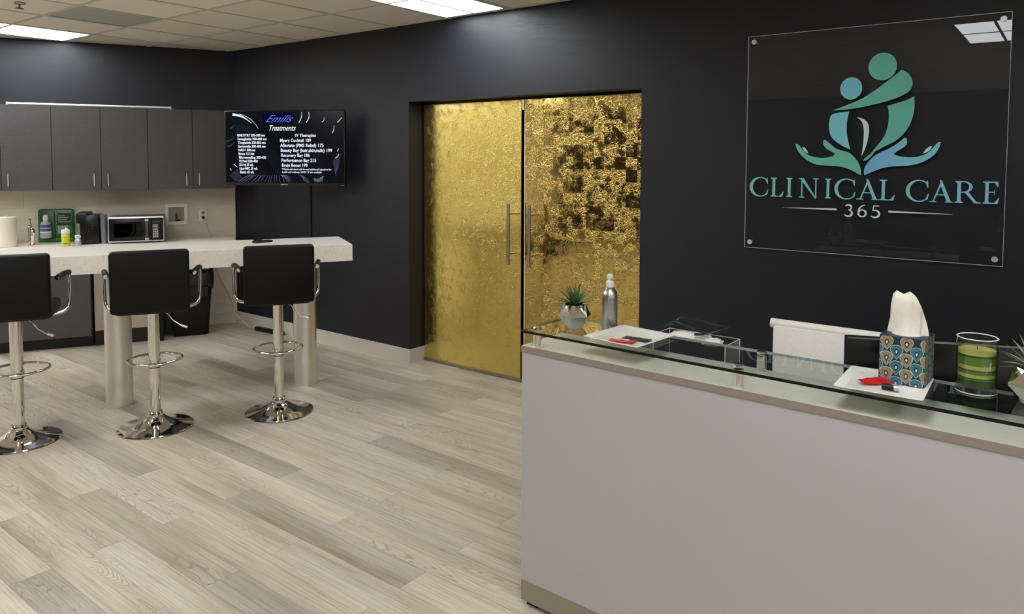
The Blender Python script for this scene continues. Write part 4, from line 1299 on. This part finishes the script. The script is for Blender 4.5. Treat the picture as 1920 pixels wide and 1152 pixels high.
# ---- tissue box standing partly on the second dish
TBA = radians(-2)
t = thing('tissue_box', 'cube tissue box with gold and teal drop pattern on a white dish', 'tissue box', (-.365, 2.290, GZ + .0055), TBA)
bw, bh = .118, .134
hb = bw / 2
MB().box(-hb, hb, -hb, hb, 0, bh).build('carton', 'navy_card', t)
def drop(cx, cz, r_, k=1.0):
    half = [(0, -1.22), (.30, -.84), (.66, -.36), (.84, .02), (.84, .34), (.68, .62), (.36, .80), (0, .86)]
    pts = half + [(-x, z) for x, z in half[-2:0:-1]]
    return [(cx + x * r_ * k, cz + z * r_) for x, z in pts]
def clamp_poly(pl, x0, x1, z0, z1):
    return clip_poly(pl, [(-1, 0, -x0), (1, 0, x1), (0, -1, -z0), (0, 1, z1)])
def deco(face):
    col = {'gold_card': MB(), 'teal_card': MB(), 'navy_card': MB(), 'pale_card': MB()}
    ox = -hb
    for i in range(6):
        for j in range(5):
            gold = i % 2 == 1
            cx = ox - .006 + i * .0255; cz = bh - .016 - j * .0445 - (0 if gold else .024) + .0
            for r_, mt, d in ((.0200, 'pale_card', .0002), (.0187, 'gold_card' if gold else 'teal_card', .0004), (.0095, 'navy_card', .0006), (.0045, 'pale_card', .0008)):
                pl = clamp_poly(drop(cx, cz - (.002 if r_ < .012 else 0), r_, .7 if r_ < .012 else 1), -hb + .001, hb - .001, .001, bh - .001)
                if len(pl) > 2: col[mt].prism(pl, -hb - d, -hb - d + .00018)
    for mt, m in col.items():
        if m.v:
            o = m.build('printed_pattern', mt, t)
            o.rotation_euler.z = face; o['kind'] = 'stuff'
deco(0); deco(pi / 2)
MB().lathe([(.040, bh + .0002), (.030, bh + .0003)], 24, (0, 0, 0), False).build('opening_film', 'pale_card', t)
m = MB(); vs = []; q = random.Random(12)
nu, nv = 28, 12
for i in range(nv + 1):
    v = i / nv
    for k in range(nu):
        a = 2 * pi * k / nu
        rx = .046 - .012 * v - .012 * max(0, v - .7) * 3; ry = .026 - .012 * v
        fold = 1 + .15 * sin(3 * a + 2 * v) + .12 * sin(7 * a - 3 * v) 
        if i == nv: rx *= .75; ry *= .5
        vs.append((rx * fold * cos(a) - .012 * v, ry * fold * sin(a) + .004 * sin(5 * v), bh - .002 + .118 * v + .006 * v * sin(2 * a + 1)))
fs = []
for i in range(nv):
    for k in range(nu):
        fs.append((i * nu + k, i * nu + (k + 1) % nu, (i + 1) * nu + (k + 1) % nu, (i + 1) * nu + k))
fs.append(tuple(range(nv * nu, (nv + 1) * nu)))
m.add(vs, fs).build('tissue', 'tissue', t, 50)

# ---- green striped candle glass
t = thing('striped_candle', 'green and yellow striped candle in a clear glass cylinder', 'candle', (-.196, 2.318, GZ))
R_ = .0500; HH = .150
MB().lathe([(R_ - .002, 0), (R_, .002), (R_, HH), (R_ - .003, HH), (R_ - .003, .016), (.001, .016)], 40, (0, 0, 0), False).build('glass_cylinder', 'jar_glass', t, 40)
MB().lathe([(R_ - .001, HH - .0015), (R_ + .0008, HH), (R_ - .001, HH + .0015), (R_ - .004, HH)], 40, (0, 0, 0), False).build('glass_rim', 'acrylic_edge', t, 40)
MB().lathe([(R_ + .0004, .001), (R_ + .0004, .004)], 40, (0, 0, 0), False).build('glass_rim', 'acrylic_edge', t, 40)
z = .022
for hgt, mt in ((.016, 'candle_deep'), (.004, 'candle_green'), (.003, 'candle_deep'), (.009, 'candle_yellow'), (.009, 'candle_green'), (.004, 'candle_deep'), (.011, 'candle_yellow'), (.022, 'candle_green'), (.006, 'candle_deep'), (.010, 'candle_yellow')):
    MB().lathe([(R_ - .0045, z), (R_ - .0045, z + hgt)], 40).build('wax_band', mt, t, 40)
    z += hgt
MB().cyl((0, 0, z), (0, 0, z + .008), .0012, 6).build('wick', 'black_matte', t)

# ---- clear acrylic bin with packets and a black-trimmed pouch, on the work surface
t = thing('acrylic_bin', 'clear acrylic bin behind the desk counter', 'bin', (-1.275, 2.508, .741), DA)
w_, d_, h_ = .290, .135, .281
MB().box(0, w_, 0, .003, 0, h_).box(0, w_, d_ - .003, d_, 0, h_).box(0, .003, .003, d_ - .003, 0, h_).box(w_ - .003, w_, .003, d_ - .003, 0, h_).box(.003, w_ - .003, .003, d_ - .003, 0, .003).build('bin_walls', 'acrylic', t)
k_ = .0012
m = MB().box(0, w_, -k_, k_, h_, h_ + .0015).box(0, w_, d_ - k_, d_ + k_, h_, h_ + .0015).box(-k_, k_, 0, d_, h_, h_ + .0015).box(w_ - k_, w_ + k_, 0, d_, h_, h_ + .0015)
for x, y in ((w_, 0), (w_, d_), (0, 0), (0, d_)): m.box(x - k_, x + k_, y - k_, y + k_, 0, h_)
m.build('polished_edge', 'acrylic_edge', t)
p_ = thing('zip_pouch', 'clear pouch with black trim sticking out of the acrylic bin', 'pouch', (-1.130, 2.575, 1.006), DA)
MB().tube(smooth_path([(-.135, -.02, .037), (-.115, .0, .042), (-.090, .02, .060), (-.075, .03, .072), (-.02, .035, .075), (.06, .03, .066), (.115, .02, .066)], 5), .0050, 8).build('black_trim', 'trim_gloss', p_, 60)
MB().tube(smooth_path([(-.090, .0, .062), (-.02, -.02, .058), (.05, -.02, .049), (.10, .0, .060), (.118, .02, .066)], 5), .0050, 8).build('black_trim', 'trim_gloss', p_, 60)
MB().tube(smooth_path([(.118, .02, .067), (.09, -.01, .056), (.055, -.035, .042), (.035, -.050, .039), (.02, -.055, .038)], 5), .0085, 8, False, .5).build('black_trim', 'trim_gloss', p_, 60)
MB().tube(smooth_path([(-.090, .02, .062), (-.115, -.01, .045), (-.135, -.03, .039), (-.14, -.036, .038)], 5), .0085, 8, False, .5).build('black_trim', 'trim_gloss', p_, 60)
q = packet('wrapped_packet', 'large white wrapped packet under the black-trimmed pouch', 'packet', (-1.155, 2.565, 1.006), radians(4), .15, .09, .034, 'paper_white', 31)
q = packet('wrapped_packet', 'smaller white wrapped packet at the right of the acrylic bin', 'packet', (-1.055, 2.556, 1.000), radians(18), .075, .07, .032, 'paper_white', 32)

# ---- monitor seen from behind
ma = radians(22)
t = thing('computer_monitor', 'black computer monitor seen from behind on the reception desk', 'monitor', (-.345, 2.705, .741), ma)
MB().rbox(-.280, .280, -.012, .012, .050, .360, .006, 'y').build('panel_back', 'tv_black', t, 30)
MB().box(-.272, .280, -.0135, -.012, .3535, .3575).build('rim', 'silver', t)
MB().box(-.274, .274, .012, .0135, .058, .354).build('screen', 'black_satin', t)
MB().rbox(-.03, .03, -.028, -.012, .0, .22, .006, 'z').build('stand_neck', 'black_plastic', t, 30)
MB().rbox(-.12, .12, -.07, .07, 0, .012, .02, 'z').build('stand_foot', 'black_plastic', t, 30)

# ---- white office chair behind the desk
t = thing('office_chair', 'white leather office chair with a rolled back rest behind the desk', 'chair', (-.700, 3.27, 0), 0)
MB().rbox(-.275, .265, -.015, .03, .58, 1.020, .02, 'y').build('backrest', 'leather_white', t, 50, (0, -.27, 0))
MB().tube([(-.281, -.265, 1.020), (.271, -.265, 1.020)], .019, 16).build('rolled_top', 'leather_white', t, 40)
for x in (-.283, .273):
    MB().tube([(x - .003, -.265, 1.020), (x + .003, -.265, 1.020)], .020, 16).build('end_cap', 'leather_white', t, 40)
MB().rbox(-.25, .25, -.24, .25, .44, .53, .05, 'z').build('seat', 'leather_white', t, 50)
for x in (-.2, .2):
    MB().tube(smooth_path([(x, 0, .43), (x, -.20, .44), (x, -.285, .50), (x, -.275, .62)], 4), .012, 10).build('back_support', 'chrome', t, 60)
MB().lathe([(.03, .10), (.03, .44)], 20).build('column', 'chrome', t, 40)
for k in range(5):
    a = 2 * pi * k / 5 + .3
    lg = MB().tube([(0, 0, .12), (.28 * cos(a), .28 * sin(a), .075)], [.024, .014], 10).build('base_leg', 'chrome', t, 40)
    c_ = MB().cyl((.28 * cos(a) - .012 * sin(a), .28 * sin(a) + .012 * cos(a), .03), (.28 * cos(a) + .012 * sin(a), .28 * sin(a) - .012 * cos(a), .03), .03, 16).cyl((.28 * cos(a), .28 * sin(a), .03), (.28 * cos(a), .28 * sin(a), .08), .006, 8).build('castor', 'black_plastic', lg, 40)
